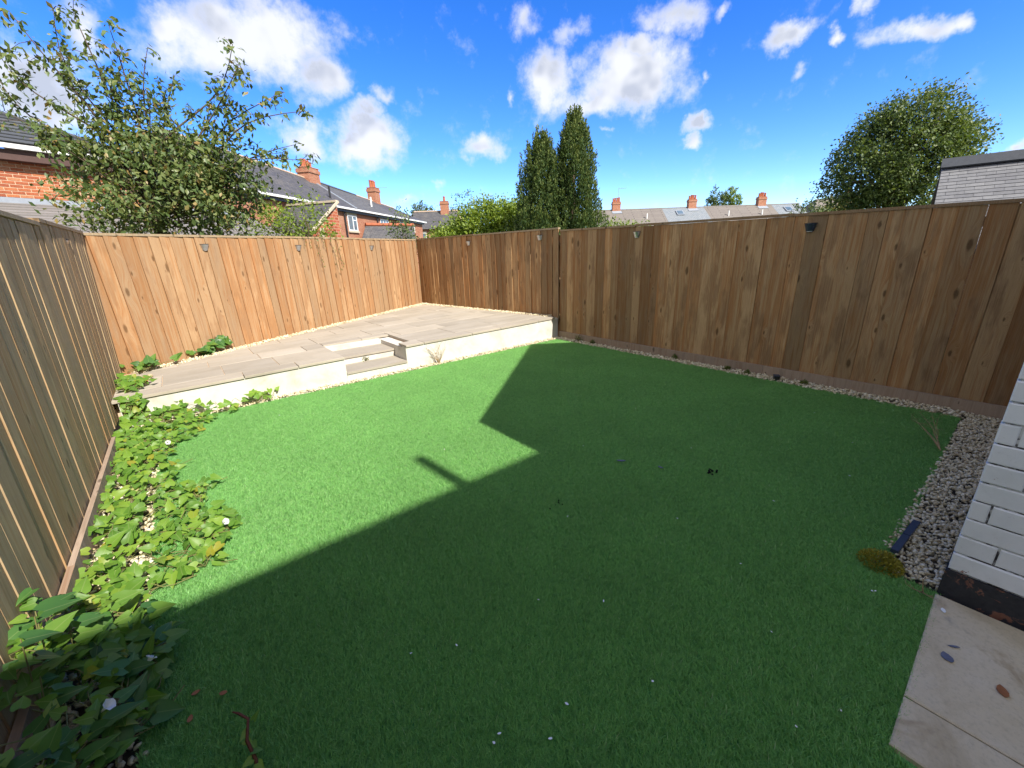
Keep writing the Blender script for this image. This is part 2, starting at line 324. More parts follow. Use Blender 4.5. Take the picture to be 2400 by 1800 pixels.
def tar_plinth():
    mt, n, b = newmat('black_tarred_brick', .55, .4); g = n.new('ShaderNodeNewGeometry').outputs['Position']
    f = n.noise(g, 14, 5, .7, .6); f2 = n.noise(g, 50, 3, .6)
    c = n.mix(f2, (.012, .013, .018), (.05, .05, .055)); c = n.mix(n.mr(f, .55, .61), c, n.mix(f2, (.17, .055, .035), (.27, .14, .09)))
    C(n, b, c, n.bump(f, .6, .008)); return mt
M['tar'] = tar_plinth()

def leafmat(name, c1, c2, c3, transl=.35, rough=.45, use_attr=True, spec=.4, alt=None, mottle=0):
    mt, n, b = newmat(name, rough, spec)
    t = n.new('ShaderNodeAttribute', attribute_name='tint').outputs['Fac'] if use_attr else n.new('ShaderNodeObjectInfo').outputs['Random']
    st = [(0, c1), (.5, c2), (.93 if alt else .86, c3)] + ([(.985, alt)] if alt else [])
    c = n.ramp(t, st)
    if not use_attr:
        g = n.new('ShaderNodeTexCoord').outputs['Object']; sx = n.new('ShaderNodeSeparateXYZ'); n.l.new(g, sx.inputs[0])
        rib = n.mr(n.m('ABSOLUTE', sx.outputs[0]), .0005, .003, .45, 0); c = n.mix(rib, c, (.30, .38, .14))
        c = n.mix(n.mr(n.noise(g, 30, 3), .5, .8, 0, .3), c, c1)
    if mottle:
        g = n.new('ShaderNodeNewGeometry').outputs['Position']
        c = n.mix(n.mr(n.noise(g, 1.7, 5, .65, .5), .35, .68, 0, mottle), c, [x*.7 for x in c2]); c = n.mix(n.mr(n.noise(g, 46, 3, .6), .45, .68, 0, mottle*1.2), c, [x*.6 for x in c1])
    n.put(b, 'Base Color', c)
    tr = n.new('ShaderNodeBsdfTranslucent'); n.put(tr, 0, n.mix(1., c, (1.3, 1.25, .55), 'MULTIPLY'))
    ms = n.new('ShaderNodeMixShader'); n.put(ms, 0, transl); n.l.new(b.outputs[0], ms.inputs[1]); n.l.new(tr.outputs[0], ms.inputs[2])
    n.l.new(ms.outputs[0], n.n['Material Output'].inputs[0]); return mt
M['turf'] = leafmat('plastic_turf_blades', (.142, .385, .114), (.240, .515, .150), (.33, .59, .19), .38, .5, alt=(.50, .62, .34), mottle=.36)
M['bindweed'] = leafmat('bindweed_leaf', (.09, .20, .028), (.155, .30, .04), (.24, .38, .05), .44, .42, False, .35, (.33, .32, .04))
M['bindweed_dark'] = leafmat('broad_bindweed_leaf', (.050, .135, .035), (.085, .20, .042), (.14, .26, .045), .38, .38, False, .4)
M['apple_leaf'] = leafmat('apple_leaf', (.075, .125, .040), (.125, .180, .055), (.20, .225, .075), .34, .42, alt=(.36, .24, .09))
M['conifer_leaf'] = leafmat('conifer_needles', (.025, .055, .020), (.065, .115, .028), (.15, .185, .045), .2, .6)
M['bush_leaf'] = leafmat('light_shrub_leaf', (.11, .18, .022), (.18, .26, .030), (.25, .32, .045), .38, .5)
M['tree_leaf'] = leafmat('broadleaf_tree_leaf', (.055, .095, .030), (.095, .145, .042), (.15, .195, .06), .32, .5)
M['yellow_leaf'] = leafmat('yellowing_leaf', (.12, .13, .03), (.2, .19, .05), (.28, .24, .07), .3, .5)
M['moss'] = leafmat('yellow_green_moss', (.20, .19, .022), (.32, .28, .03), (.42, .36, .05), .25, .6)
M['weed_leaf'] = leafmat('small_weed_leaf', (.08, .13, .03), (.14, .19, .04), (.2, .2, .06), .3, .5)
M['dry'] = plain('dry_stalk', (.34, .24, .13), .8, .1, var=.2, scale=20)
M['bark'] = plain('bark', (.10, .075, .055), .9, .1, var=.3, scale=14)
M['stem'] = plain('green_brown_stem', (.17, .16, .06), .7, .2, var=.25, scale=20)
M['twig'] = plain('reddish_twig', (.13, .045, .025), .7, .2, var=.25, scale=30)
M['petal'] = leafmat('white_petal', (.80, .80, .80), (.84, .84, .83), (.86, .85, .86), .3, .6, False)
M['feather'] = plain('grey_feather', (.13, .14, .19), .7, .2, var=.2, scale=60)
M['soil_black'] = plain('black_soot_debris', (.012, .011, .012), .9, .1)
M['petal_plain'] = plain('fallen_petal', (.8, .8, .78), .6, .2, var=.04)
M['leaf_dry'] = plain('dry_fallen_leaf', (.30, .12, .05), .7, .2, var=.25, scale=40)
def stonemat():
    mt, n, b = newmat('cream_gravel', .8, .25); t = n.new('ShaderNodeAttribute', attribute_name='tint').outputs['Fac']
    g = n.new('ShaderNodeNewGeometry').outputs['Position']; f = n.noise(g, 90, 4, .6)
    c = n.ramp(t, [(0, (.38, .31, .19)), (.25, (.56, .48, .31)), (.6, (.69, .61, .42)), (.9, (.76, .71, .55)), (1, (.46, .34, .2))])
    C(n, b, n.mix(n.mr(f, .4, .8, 0, .35), c, (.27, .2, .14)), n.bump(f, .3, .003)); return mt
M['gravel'] = stonemat()
M['soil'] = plain('damp_soil', (.10, .085, .065), .95, .1, var=.3, scale=3)
def groundmat():
    mt, n, b = newmat('rough_ground', .95, .1); g = n.new('ShaderNodeNewGeometry').outputs['Position']
    C(n, b, n.ramp(n.noise(g, .25, 6, .65), [(.35, (.05, .075, .025)), (.6, (.09, .10, .045)), (.75, (.14, .12, .08))])); return mt
M['ground'] = groundmat()
M['turf_base'] = plain('turf_backing', (.10, .30, .09), .9, .1, var=.15, scale=40)

# ------------------------------------------------------------------ ground
g = MB(); g.add([(-600, -300, -.06), (600, -300, -.06), (600, 900, -.06), (-600, 900, -.06)], [(0, 1, 2, 3)]); g.build('ground', M['ground'], kind='structure', label='rough ground around the gardens')
ZP = lambda X: .315 + .0135*(X + .5)                                  # paving falls slightly towards the old corner
XL, XR = -.76, 5.39                                                   # fence lines
BC0, BC1, FJ = Vector((-.76, 6.55)), Vector((4.75, 9.57)), Vector((5.34, 5.30))
lw = MB()
for (x0, x1, y0, y1) in ((-.44, 5.2, .12, 5.2), (-.44, 1.45, -1.6, .12), (1.45, 2.40, -.045, .12)):
    lw.add([(x0, y0, -.004), (x1, y0, -.004), (x1, y1, -.004), (x0, y1, -.004)], [(0, 1, 2, 3)])
lawn = lw.build('lawn', M['turf_base'], kind='structure', label='green artificial turf lawn backing')
so = MB(); so.add([(XL-.3, -1.6, -.03), (XR+.2, -1.6, -.03), (XR+.2, 5.6, -.03), (XL-.3, 5.6, -.03)], [(0, 1, 2, 3)]); so.build('ground', M['soil'], kind='structure', label='soil bed under lawn and gravel')

# turf pile: square tufted patches laid side by side (one object, instanced blades)
def turf_patch(name, seed, n=4600, S=.204):
    q = np.random.default_rng(seed); x = q.uniform(-S/2, S/2, n); y = q.uniform(-S/2, S/2, n)
    hgt = .009+.013*q.random(n)**2; a = q.uniform(0, 2*np.pi, n); wd = q.uniform(.0008, .0017, n)
    la = q.normal(.9, 1.1, n); ln = q.uniform(.5, 1.5, n)*hgt          # pile mostly brushed one way
    wx, wy = np.cos(a)*wd, np.sin(a)*wd; lx, ly = np.cos(la)*ln, np.sin(la)*ln
    V = np.zeros((n, 5, 3)); V[:, 0] = np.stack([x-wx, y-wy, x*0-.004], 1); V[:, 1] = np.stack([x+wx, y+wy, x*0-.004], 1)
    V[:, 2] = np.stack([x+wx*.8+lx*.4, y+wy*.8+ly*.4, hgt*.62], 1); V[:, 3] = np.stack([x-wx*.8+lx*.4, y-wy*.8+ly*.4, hgt*.62], 1); V[:, 4] = np.stack([x+lx, y+ly, hgt], 1)
    k = (np.arange(n)*5)[:, None]
    F = np.stack([k+[0, 1, 2], k+[0, 2, 3], k+[3, 2, 4]], 1).reshape(-1, 3)
    t = np.repeat(np.clip(q.beta(2.2, 2.4, n)*.95 + (q.random(n) < .025)*.5, 0, 1), 3)
    o = bpy.data.objects.new(name, rawmesh(name, V.reshape(-1, 3), F, M['turf'], t)); return o
patches = [turf_patch('turf_patch', 50+i) for i in range(4)]
pcol = bpy.data.collections.new('turf_patches')
for o in patches: pcol.objects.link(o)
P_, A_ = [], []
for (x0, x1, y0, y1) in ((-.44, 5.19, .12, 5.175), (-.44, 1.43, -1.26, .12), (1.43, 2.38, -.04, .12)):
    nx, ny = max(1, round((x1-x0)/.2)), max(1, round((y1-y0)/.2))
    for i in range(nx):
        for j in range(ny): P_.append((x0+(i+.5)*(x1-x0)/nx, y0+(j+.5)*(y1-y0)/ny, 0)); A_.append((i*7+j*3) % 4)
tm = bpy.data.meshes.new('artificial_grass'); tm.from_pydata(P_, [], []); 
ta = tm.attributes.new('turn', 'FLOAT', 'POINT'); ta.data.foreach_set('value', [0.]*len(P_))
tp = tm.attributes.new('pick', 'INT', 'POINT'); tp.data.foreach_set('value', [rng.integers(0, 4) for _ in P_])
turf = bpy.data.objects.new('artificial_grass', tm); col.objects.link(turf); tm.materials.append(M['turf'])
tag(turf, 'short green artificial grass covering the lawn', 'grass', kind='stuff')
ng = bpy.data.node_groups.new('turf_pile', 'GeometryNodeTree')
ng.interface.new_socket('Geometry', in_out='INPUT', socket_type='NodeSocketGeometry'); ng.interface.new_socket('Geometry', in_out='OUTPUT', socket_type='NodeSocketGeometry')
gi, go = ng.nodes.new('NodeGroupInput'), ng.nodes.new('NodeGroupOutput')
ip = ng.nodes.new('GeometryNodeInstanceOnPoints'); ci = ng.nodes.new('GeometryNodeCollectionInfo')
ci.inputs['Collection'].default_value = pcol; ci.inputs['Separate Children'].default_value = True; ci.inputs['Reset Children'].default_value = True
na = ng.nodes.new('GeometryNodeInputNamedAttribute'); na.data_type = 'INT'; na.inputs['Name'].default_value = 'pick'
ip.inputs['Pick Instance'].default_value = True
ng.links.new(gi.outputs[0], ip.inputs['Points']); ng.links.new(ci.outputs[0], ip.inputs['Instance']); ng.links.new(na.outputs[0], ip.inputs['Instance Index']); ng.links.new(ip.outputs[0], go.inputs[0])
md = turf.modifiers.new('pile', 'NODES'); md.node_group = ng

# gravel
def ico(sub):
    t = (1+5**.5)/2
    V = [(-1, t, 0), (1, t, 0), (-1, -t, 0), (1, -t, 0), (0, -1, t), (0, 1, t), (0, -1, -t), (0, 1, -t), (t, 0, -1), (t, 0, 1), (-t, 0, -1), (-t, 0, 1)]
    F = [(0, 11, 5), (0, 5, 1), (0, 1, 7), (0, 7, 10), (0, 10, 11), (1, 5, 9), (5, 11, 4), (11, 10, 2), (10, 7, 6), (7, 1, 8), (3, 9, 4), (3, 4, 2), (3, 2, 6), (3, 6, 8), (3, 8, 9), (4, 9, 5), (2, 4, 11), (6, 2, 10), (8, 6, 7), (9, 8, 1)]
    V = [np.array(v)/np.linalg.norm(v) for v in V]
    for _ in range(sub):
        cache, F2 = {}, []
        def mid(a, b):
            k = (min(a, b), max(a, b))
            if k not in cache: q = V[a]+V[b]; V.append(q/np.linalg.norm(q)); cache[k] = len(V)-1
            return cache[k]
        for a, b, c in F: ab, bc, ca = mid(a, b), mid(b, c), mid(c, a); F2 += [(a, ab, ca), (b, bc, ab), (c, ca, bc), (ab, bc, ca)]
        F = F2
    return np.array(V), np.array(F)
def quat(n, q):
    u = q.normal(size=(n, 4)); u /= np.linalg.norm(u, axis=1)[:, None]; w, x, y, z = u.T
    return np.stack([1-2*(y*y+z*z), 2*(x*y-z*w), 2*(x*z+y*w), 2*(x*y+z*w), 1-2*(x*x+z*z), 2*(y*z-x*w), 2*(x*z-y*w), 2*(y*z+x*w), 1-2*(x*x+y*y)], 1).reshape(n, 3, 3)
def stones(pts, size, sub, seed):
    q = np.random.default_rng(seed); bv, bf = ico(sub); n = len(pts)
    jit = q.normal(0, .13, (8, len(bv), 1)); shapes = bv[None]*(1+jit)
    S = shapes[q.integers(0, 8, n)]*np.stack([q.uniform(.8, 1.3, n), q.uniform(.7, 1., n), q.uniform(.45, .75, n)], 1)[:, None]
    S = np.einsum('nij,nkj->nki', quat(n, q), S)*(size*q.uniform(.6, 1.25, n)/2)[:, None, None] + np.asarray(pts)[:, None]
    F = (bf[None] + (np.arange(n)*len(bv))[:, None, None]).reshape(-1, 3)
    return S.reshape(-1, 3), F, np.repeat(q.random(n), len(bf))
def strip(a, b, nrm, width, z, dens, seed, jag=.03, heap=.014):        # points for a gravel strip beside the line a-b
    q = np.random.default_rng(seed); a, b = np.array(a, float), np.array(b, float); L = np.linalg.norm(b-a); n = int(L*width*dens)
    s, w = q.random(n), q.uniform(-.01, width+q.normal(0, jag*.3, n), n)
    p = a + (b-a)*s[:, None] + np.array(nrm)[None]*w[:, None]
    zz = np.array([z(x) if callable(z) else z for x in p[:, 0]]) + q.uniform(-.012, heap, n); return np.column_stack([p, zz])
def unit(v): v = Vector(v); return v.normalized()
bdir = (BC1-BC0).normalized(); bnor = Vector((bdir.y, -bdir.x)); fdir = (BC1-FJ).normalized(); fnor = Vector((-fdir.y, fdir.x))
if fnor.x > 0: fnor = -fnor
for (pts, sz, sub, lab) in (
    (strip((XR-.03, .1), (XR-.03, 5.25), (-1, 0), .19, 0.012, 2900, 1), .027, 1, 'cream gravel strip along the shaded fence foot'),
    (strip((2.41, -.04), (XR-.03, -.12), (0, 1), .21, 0.004, 6000, 2), .019, 1, 'cream gravel strip at the white brick wall end'),
    (strip((-.7, 5.29), (5.34, 5.29), (0, -1), .115, 0.014, 3200, 3), .024, 0, 'thin cream gravel line at the foot of the white retaining wall'),
    (strip((XL+.03, -1.2), (XL+.03, 5.28), (1, 0), .30, 0.0, 2100, 4), .028, 0, 'cream gravel under the bindweed by the grey green fence'),
    (strip(BC0+bnor*.02+bdir*.1, BC1+bnor*.02, bnor, .17, lambda x: ZP(x)-.002, 3000, 5), .028, 0, 'cream gravel edging between sunlit fence and patio slabs'),
    (strip(FJ+fnor*.02+fdir*.15, BC1+fnor*.02, fnor, .13, lambda x: ZP(x)-.002, 3000, 6), .028, 0, 'cream gravel edging at the far end of the patio')):
    V, F, t = stones(pts, sz, sub, len(lab)); rawobj('gravel', V, F, M['gravel'], None, t, kind='stuff', label=lab, cat='gravel')

# ------------------------------------------------------------------ timber fences
def fence(label, P0, P1, nrm, z0, top0, top1, n, mat, gravel_z=None, cap_split=(), lean=0., wedge=(.020, .012), gaps=.05, cap=True, seed=0, tilt=(0., 0.)):
    q = random.Random(seed); P0, P1, nrm = Vector((*P0, 0)), Vector((*P1, 0)), Vector((*nrm, 0)).normalized(); d = (P1-P0); L = d.length; d.normalize()
    root = empty('timber_fence', (*((P0+P1)/2).to_2d(), 0), label, 'fence', 'fences round the garden')
    zb = lambda s: (z0[0]+(z0[1]-z0[0])*s/L) if isinstance(z0, tuple) else z0
    zt = lambda s: top0+(top1-top0)*s/L
    tl = lambda s: nrm*(tilt[0]+(tilt[1]-tilt[0])*s/L)
    w = [q.uniform(.8, 1.2) for _ in range(n)]; tot = sum(w); s = 0
    for i in range(n):
        bw = w[i]/tot*L; slit = q.random() < gaps; gap = q.uniform(.002, .0032) if slit else (.0042 if mat is M['wood_right'] else (.0012 if mat is M['wood_left'] else .0026))
        j = q.uniform(-.002, .003); a0, a1 = wedge[0]+j, wedge[1]+j+q.uniform(-.002, .002); sh = q.uniform(-.004, .004)
        s0, s1 = s, s+bw-gap; b = []; t = []
        for (ss, off) in ((s0, a0), (s1, a1)):
            base = P0+d*ss; up = Vector((0, 0, 1))
            b += [base+nrm*off+up*zb(ss), base+up*zb(ss)]
            tt = zt(ss)-.012+q.uniform(-.003, .003); k = lean*(tt-zb(ss))
            t += [base+nrm*off+d*(sh+k)+up*tt+tl(ss), base+d*(sh+k)+up*tt+tl(ss)]
        order = (0, 2, 3, 1) if d.cross(nrm).z < 0 else (1, 3, 2, 0)
        mb = MB(); mb.hexa([b[k] for k in order], [t[k] for k in order])
        if not slit:                                                  # the hidden lap behind the next board closes the joint
            lb, lt_ = [], []
            for ss in (s1-.012, s1+gap+.01):
                base = P0+d*min(ss, L-.001); zz = zt(ss)-.02; lb += [base-nrm*.0006+Vector((0, 0, zb(min(ss, L))+.002)), base-nrm*.0045+Vector((0, 0, zb(min(ss, L))+.002))]; lt_ += [base-nrm*.0006+Vector((0, 0, zz))+tl(ss)+d*lean*zz, base-nrm*.0045+Vector((0, 0, zz))+tl(ss)+d*lean*zz]
            mb.hexa([lb[k] for k in order], [lt_[k] for k in order])
        bo = mb.build('board', mat, root); s += bw
        uvl = bo.data.uv_layers[0].data; uu = np.empty(len(uvl)*2); uvl.foreach_get('uv', uu); uu = uu.reshape(-1, 4, 2); uu[..., 0] -= uu[..., 0].min(1)[:, None]; uvl.foreach_set('uv', uu.ravel())
    for zr in (.35, 1.0, 1.62):
        MB().beam(P0-nrm*.036+tl(0)*zr/1.85, P1-nrm*.036+tl(L)*zr/1.85, nrm, .032, zr, zr+.08).build('rail', mat, root)
    k = max(2, int(L/1.8)+1)
    for i in range(k+1):
        c = P0+d*(L*i/k*.98+.04)-nrm*.09; MB().box((c.x, c.y, .9), (.09, .09, 1.8), math.atan2(d.y, d.x)).build('post', mat, root)
    if cap:
        cuts = [0, *cap_split, L]
        for i in range(len(cuts)-1):
            sa, sb = cuts[i], cuts[i+1]-.002; pa, pb = P0+d*sa+nrm*.027+tl(sa), P0+d*sb+nrm*.027+tl(sb); dz = .006*(i % 2)
            MB().beam(pa, pb, -nrm, .06, (zt(sa)-.012+dz, zt(sb)-.012+dz), (zt(sa)+.016+dz, zt(sb)+.016+dz)).build('capping_rail', M['cap'], root)
    if gravel_z is not None:
        cuts = [0, L*.36, L*.68, L]
        for i in range(3):
            pa, pb = P0+d*cuts[i]+nrm*.026, P0+d*(cuts[i+1]-.002)+nrm*.026
            MB().beam(pa, pb, nrm, .026+.002*(i % 2), -.03, gravel_z).build('gravel_board', M['gravel_board'], root)
    return root
fence('weathered grey green board fence beside the bindweed', (XL, -1.6), (XL, 4.72), (1, 0), .10, 1.84, 1.855, 44, M['wood_left'], .13, (3.0,), seed=1, lean=-.02, wedge=(.0165, .0148), gaps=.05, tilt=(.03, .04))
fence('short taller grey green fence piece meeting the sunlit fence', (XL, 4.74), (XL, 6.53), (1, 0), .10, 1.89, 1.895, 13, M['wood_left'], None, (), seed=2, wedge=(.0165, .0148), gaps=.05, tilt=(.04, .07))
fence('sunlit orange brown board fence behind the raised patio', BC0+Vector((.02, 0)), BC1, bnor, (.27, .33), 1.885, 1.895, 43, M['wood_back'], None, (2.1, 4.3), seed=3, wedge=(.023, .011), lean=-.03)
fence('brown board fence at the far end of the patio', FJ, BC1+Vector((.0, -.03)), fnor, (.30, .33), 1.905, 1.90, 29, M['wood_right'], None, (2.2,), seed=4, wedge=(.018, .012))
fence('long shaded brown board fence with gravel board beside the lawn', (XR+.03, -.13), (XR-.035, 5.27), (-1, 0), .10, 1.80, 1.865, 36, M['wood_right'], .125, (1.9, 3.9), seed=5, wedge=(.011, .019), gaps=.05)

# fence lights: half-cup down-lights
def half_cup(k=10, w=.055, hh=.075, dp=.06):
    body, lid, lens = MB(), MB(), MB(); top, bot = [], []
    for i in range(k+1):
        a = math.pi*i/k; x, y = math.cos(a), math.sin(a)
        top.append((x*w, y**.7*dp if y > 0 else 0, hh/2)); bot.append((x*w*.62, max(0, y)**.7*dp*.45, -hh/2))
    n = k+1
    body.add(top+bot, [(i+1, i, n+i, n+i+1) for i in range(k)] + [tuple(range(n, 2*n)), (0, k, 2*k+1, n)])
    lid.add([(x*1.04, y*1.04, z+.0005) for x, y, z in top] + [(x*1.04, y*1.04, z+.006) for x, y, z in top], [(i+1, i, n+i, n+i+1) for i in range(k)] + [tuple(2*n-1-i for i in range(n))])
    lens.add([(x*.8, y*.8+.002, z-.001) for x, y, z in bot] + [(x*.75, y*.75+.002, z-.006) for x, y, z in bot], [(i, i+1, n+i+1, n+i) for i in range(k)] + [tuple(range(n, 2*n))])
    return body, lid, lens
HC = half_cup(); me_lid = HC[1].mesh('solar_lid', M['glass_dark']); me_lens = HC[2].mesh('lens', M['white_paint'])
me_body = {k: HC[0].mesh('housing', M[k], False) for k in ('metal', 'metal_dark')}
def fence_light(x, y, z, nrm, label, dark=False):
    nrm = Vector((*nrm, 0)).normalized(); o = empty('fence_light', (x+nrm.x*.022, y+nrm.y*.022, z), label, 'light', 'lights on the fences')
    mw = Matrix.Translation((x+nrm.x*.022, y+nrm.y*.022, z)) @ Matrix.Rotation(math.atan2(nrm.y, nrm.x)-math.pi/2, 4, 'Z')
    place(me_body['metal_dark' if dark else 'metal'], 'housing', mw, o); place(me_lid, 'solar_lid', mw, o); place(me_lens, 'lens', mw, o)
fence_light(XL, 5.615, 1.745, (1, 0), 'small metal light on the grey green fence by its corner')
fence_light(XL, 2.75, 1.76, (1, 0), 'small metal light on the grey green fence, well away from the patio')
for (x, y, z, lb) in ((.39, 7.183, 1.744, 'small metal light on the sunlit fence above the bindweed mound'), (1.717, 7.91, 1.731, 'small metal light on the sunlit fence, middle one of three'), (3.303, 8.779, 1.722, 'small metal light on the sunlit fence, next to the far corner')):
    fence_light(x, y, z, bnor, lb)
fence_light(5.018, 7.644, 1.75, fnor, 'small silver light on the patio end fence, mid panel'); fence_light(5.285, 5.712, 1.773, fnor, 'small silver light on the patio end fence beside the step in height')
fence_light(XR-.01, 3.731, 1.724, (-1, 0), 'small silver light on the long shaded fence'); fence_light(XR+.01, 1.593, 1.69, (-1, 0), 'dark navy light on the long shaded fence', True)

# ------------------------------------------------------------------ raised patio
def clip(poly, a, b):                                                 # keep the left side of a->b
    out = []; a, b = Vector(a), Vector(b); e = b-a
    side = lambda p: e.x*(p.y-a.y)-e.y*(p.x-a.x)
    for i in range(len(poly)):
        p, q = poly[i], poly[(i+1) % len(poly)]; sp, sq = side(p), side(q)
        if sp >= 0: out.append(p)
        if sp*sq < 0: out.append(p+(q-p)*(sp/(sp-sq)))
    return out
SX0, SX1, SY0, SY1 = 1.46, 2.30, 5.27, 6.27                           # opening for the steps
patio = empty('patio', (2, 6.5, 0), 'raised triangular patio of sandstone slabs', kind='structure')
lim = [BC0+bnor*.16, BC1+bnor*.16]; lim2 = [FJ+fnor*.13, BC1+fnor*.13]
def patio_slab(x0, x1, y0, y1, name='slab'):
    rects = [(x0, x1, y0, y1)]
    if x1 > SX0 and x0 < SX1+.17 and y0 < SY1 and y1 > SY0:            # cut round the steps and the bare strip beside them
        rects = []
        hx = SX1+.17 if y1 > SY0+.45 else SX1
        if x0 < SX0-.12: rects.append((x0, SX0, y0, y1))
        if x1 > hx+.1: rects.append((hx, x1, y0, y1))
        if y1 > SY1+.06: rects.append((max(x0, SX0+.004), min(x1, hx-.004), SY1, y1))
    for (a, b, c, d) in rects:
        g_ = .0035; po = [Vector(v) for v in ((a+g_, c+g_), (b-g_, c+g_), (b-g_, d-g_), (a+g_, d-g_))]
        po = clip(po, lim[1], lim[0]); po = clip(po, lim2[0], lim2[1]) if len(po) > 2 else []
        if len(po) < 3: continue
        ar = abs(sum(po[i].x*po[(i+1) % len(po)].y-po[(i+1) % len(po)].x*po[i].y for i in range(len(po))))/2
        if ar < .012: continue
        dz = random.uniform(-.0015, .0015); cen = sum(po, Vector((0, 0)))/len(po); ins = [p+(cen-p).normalized()*.004 for p in po]; n = len(po)
        V = [(p.x, p.y, ZP(p.x)-.028+dz) for p in po]+[(p.x, p.y, ZP(p.x)-.004+dz) for p in po]+[(p.x, p.y, ZP(p.x)+dz) for p in ins]
        F = [tuple(range(n-1, -1, -1)), tuple(range(2*n, 3*n))]+[(i, (i+1) % n, n+(i+1) % n, n+i) for i in range(n)]+[(n+i, n+(i+1) % n, 2*n+(i+1) % n, 2*n+i) for i in range(n)]
        MB().add(V, F).build(name, M['slab'], patio)
q = random.Random(5); y = 5.268; r_ = 0
while y < 9.6:
    dy = .26 if r_ == 0 else (.40, .56, .40, .56)[r_ % 4]; x = XL+.02 - (0 if r_ == 0 else q.uniform(0, .5))
    while x < 5.3:
        w = q.choice((.83, .83, .56, .56, 1.1)); x1 = min(x+w, 5.305); patio_slab(max(x, XL+.02), x1, y, y+dy); x = x+w
    y += dy; r_ += 1
pb = MB()                                                             # fill under the slabs, kept clear of the step opening
for (x0, x1, y0, y1) in ((XL+.01, SX0-.02, 5.42, 9.6), (SX0-.02, SX1+.18, SY1+.1, 9.6), (SX1+.18, 5.3, 5.42, 9.6)):
    po = [Vector(v) for v in ((x0, y0), (x1, y0), (x1, y1), (x0, y1))]; po = clip(po, BC1, BC0); po = clip(po, FJ, BC1); n = len(po)
    pb.add([(p.x, p.y, -.03) for p in po]+[(p.x, p.y, ZP(p.x)-.009) for p in po], [tuple(range(n-1, -1, -1)), tuple(range(n, 2*n))]+[(i, (i+1) % n, n+(i+1) % n, n+i) for i in range(n)])
pb.build('mortar_bed', M['mortar_pale'], patio)
rw = empty('retaining_wall', (2.3, 5.34, 0), 'low white rendered retaining wall along the front of the patio', 'wall')
def wall_piece(x0, x1, y0, y1, zt=-.029): 
    V = lambda x, yy, z: (x, yy, z)
    b = [(x0, y0, -.03), (x1, y0, -.03), (x1, y1, -.03), (x0, y1, -.03)]; t = [(v[0], v[1], ZP(v[0])+zt) for v in b]
    return MB().hexa(b, t)
wall_piece(XL+.06, SX0, 5.29, 5.415).build('front_wall', M['render'], rw); wall_piece(SX1, 5.30, 5.29, 5.415).build('front_wall', M['render'], rw)
wall_piece(5.17, 5.297, 5.418, 5.95, -.031).build('end_return', M['render'], rw)
wall_piece(SX1+.003, SX1+.165, 5.418, SY1+.04, -.045).build('step_cheek', M['render'], rw); wall_piece(SX0-.13, SX0-.003, 5.418, SY1+.04, -.031).build('step_cheek', M['render'], rw)
st = empty('garden_steps', (1.88, 5.7, 0), 'two sandstone steps cut into the white patio wall', 'steps')
sx0, sx1 = SX0+.002, SX1-.002
MB().box(((SX0+SX1)/2, 5.345, .038), (SX1-SX0-.004, .11, .135)).build('riser', M['render'], st)
MB().hexa([(sx0, 5.275, .107), (sx1, 5.275, .107), (sx1, 5.71, .107), (sx0, 5.71, .107)], [(sx0, 5.275, .135), (sx1, 5.275, .135), (sx1, 5.71, .138), (sx0, 5.71, .138)]).build('tread', M['slab'], st)
MB().box(((SX0+SX1)/2, 5.76, .10), (SX1-SX0-.004, .10, .24)).build('riser', M['render'], st)
MB().hexa([(sx0, 5.69, .222), (sx1, 5.69, .222), (sx1, 6.19, .222), (sx0, 6.19, .222)], [(sx0, 5.69, .248), (sx1, 5.69, .248), (sx1, 6.19, .25), (sx0, 6.19, .25)]).build('tread', M['slab'], st)
MB().box(((SX0+SX1)/2, 6.24, .155), (SX1-SX0-.004, .10, .33)).build('riser', M['render'], st)

# ------------------------------------------------------------------ the house the lawn belongs to (white offshoot in view, main wall behind the viewpoint)
KX, KY = 2.39, -.05
hs_ = empty('brick_house', (KX+2.4, -2, 0), 'white painted brick house end with a black tarred plinth', 'house')
BW, BH = .235, .088
MB().hexa([(KX+.012, -3.75, 0), (7.4, -3.75, 0), (7.4, KY-.162, 0), (KX+.012, KY-.012, 0)], [(KX+.012, -3.75, 2.72), (7.4, -3.75, 2.72), (7.4, KY-.162, 2.72), (KX+.012, KY-.012, 2.72)]).build('wall', M['mortar_dark'], hs_)
def brickmesh(name, L, H, T, mat, ch=.004):                            # front face at -Y, origin at the lower left front
    V = [(0, T, 0), (L, T, 0), (L, T, H), (0, T, H), (0, ch, 0), (L, ch, 0), (L, ch, H), (0, ch, H), (ch, 0, ch), (L-ch, 0, ch), (L-ch, 0, H-ch), (ch, 0, H-ch)]
    return MB().add(V, [(4, 5, 1, 0), (5, 6, 2, 1), (6, 7, 3, 2), (7, 4, 0, 3), (8, 9, 5, 4), (9, 10, 6, 5), (10, 11, 7, 6), (11, 8, 4, 7), (8, 11, 10, 9)][0:8]+[(8, 9, 10, 11)]).mesh(name, mat)
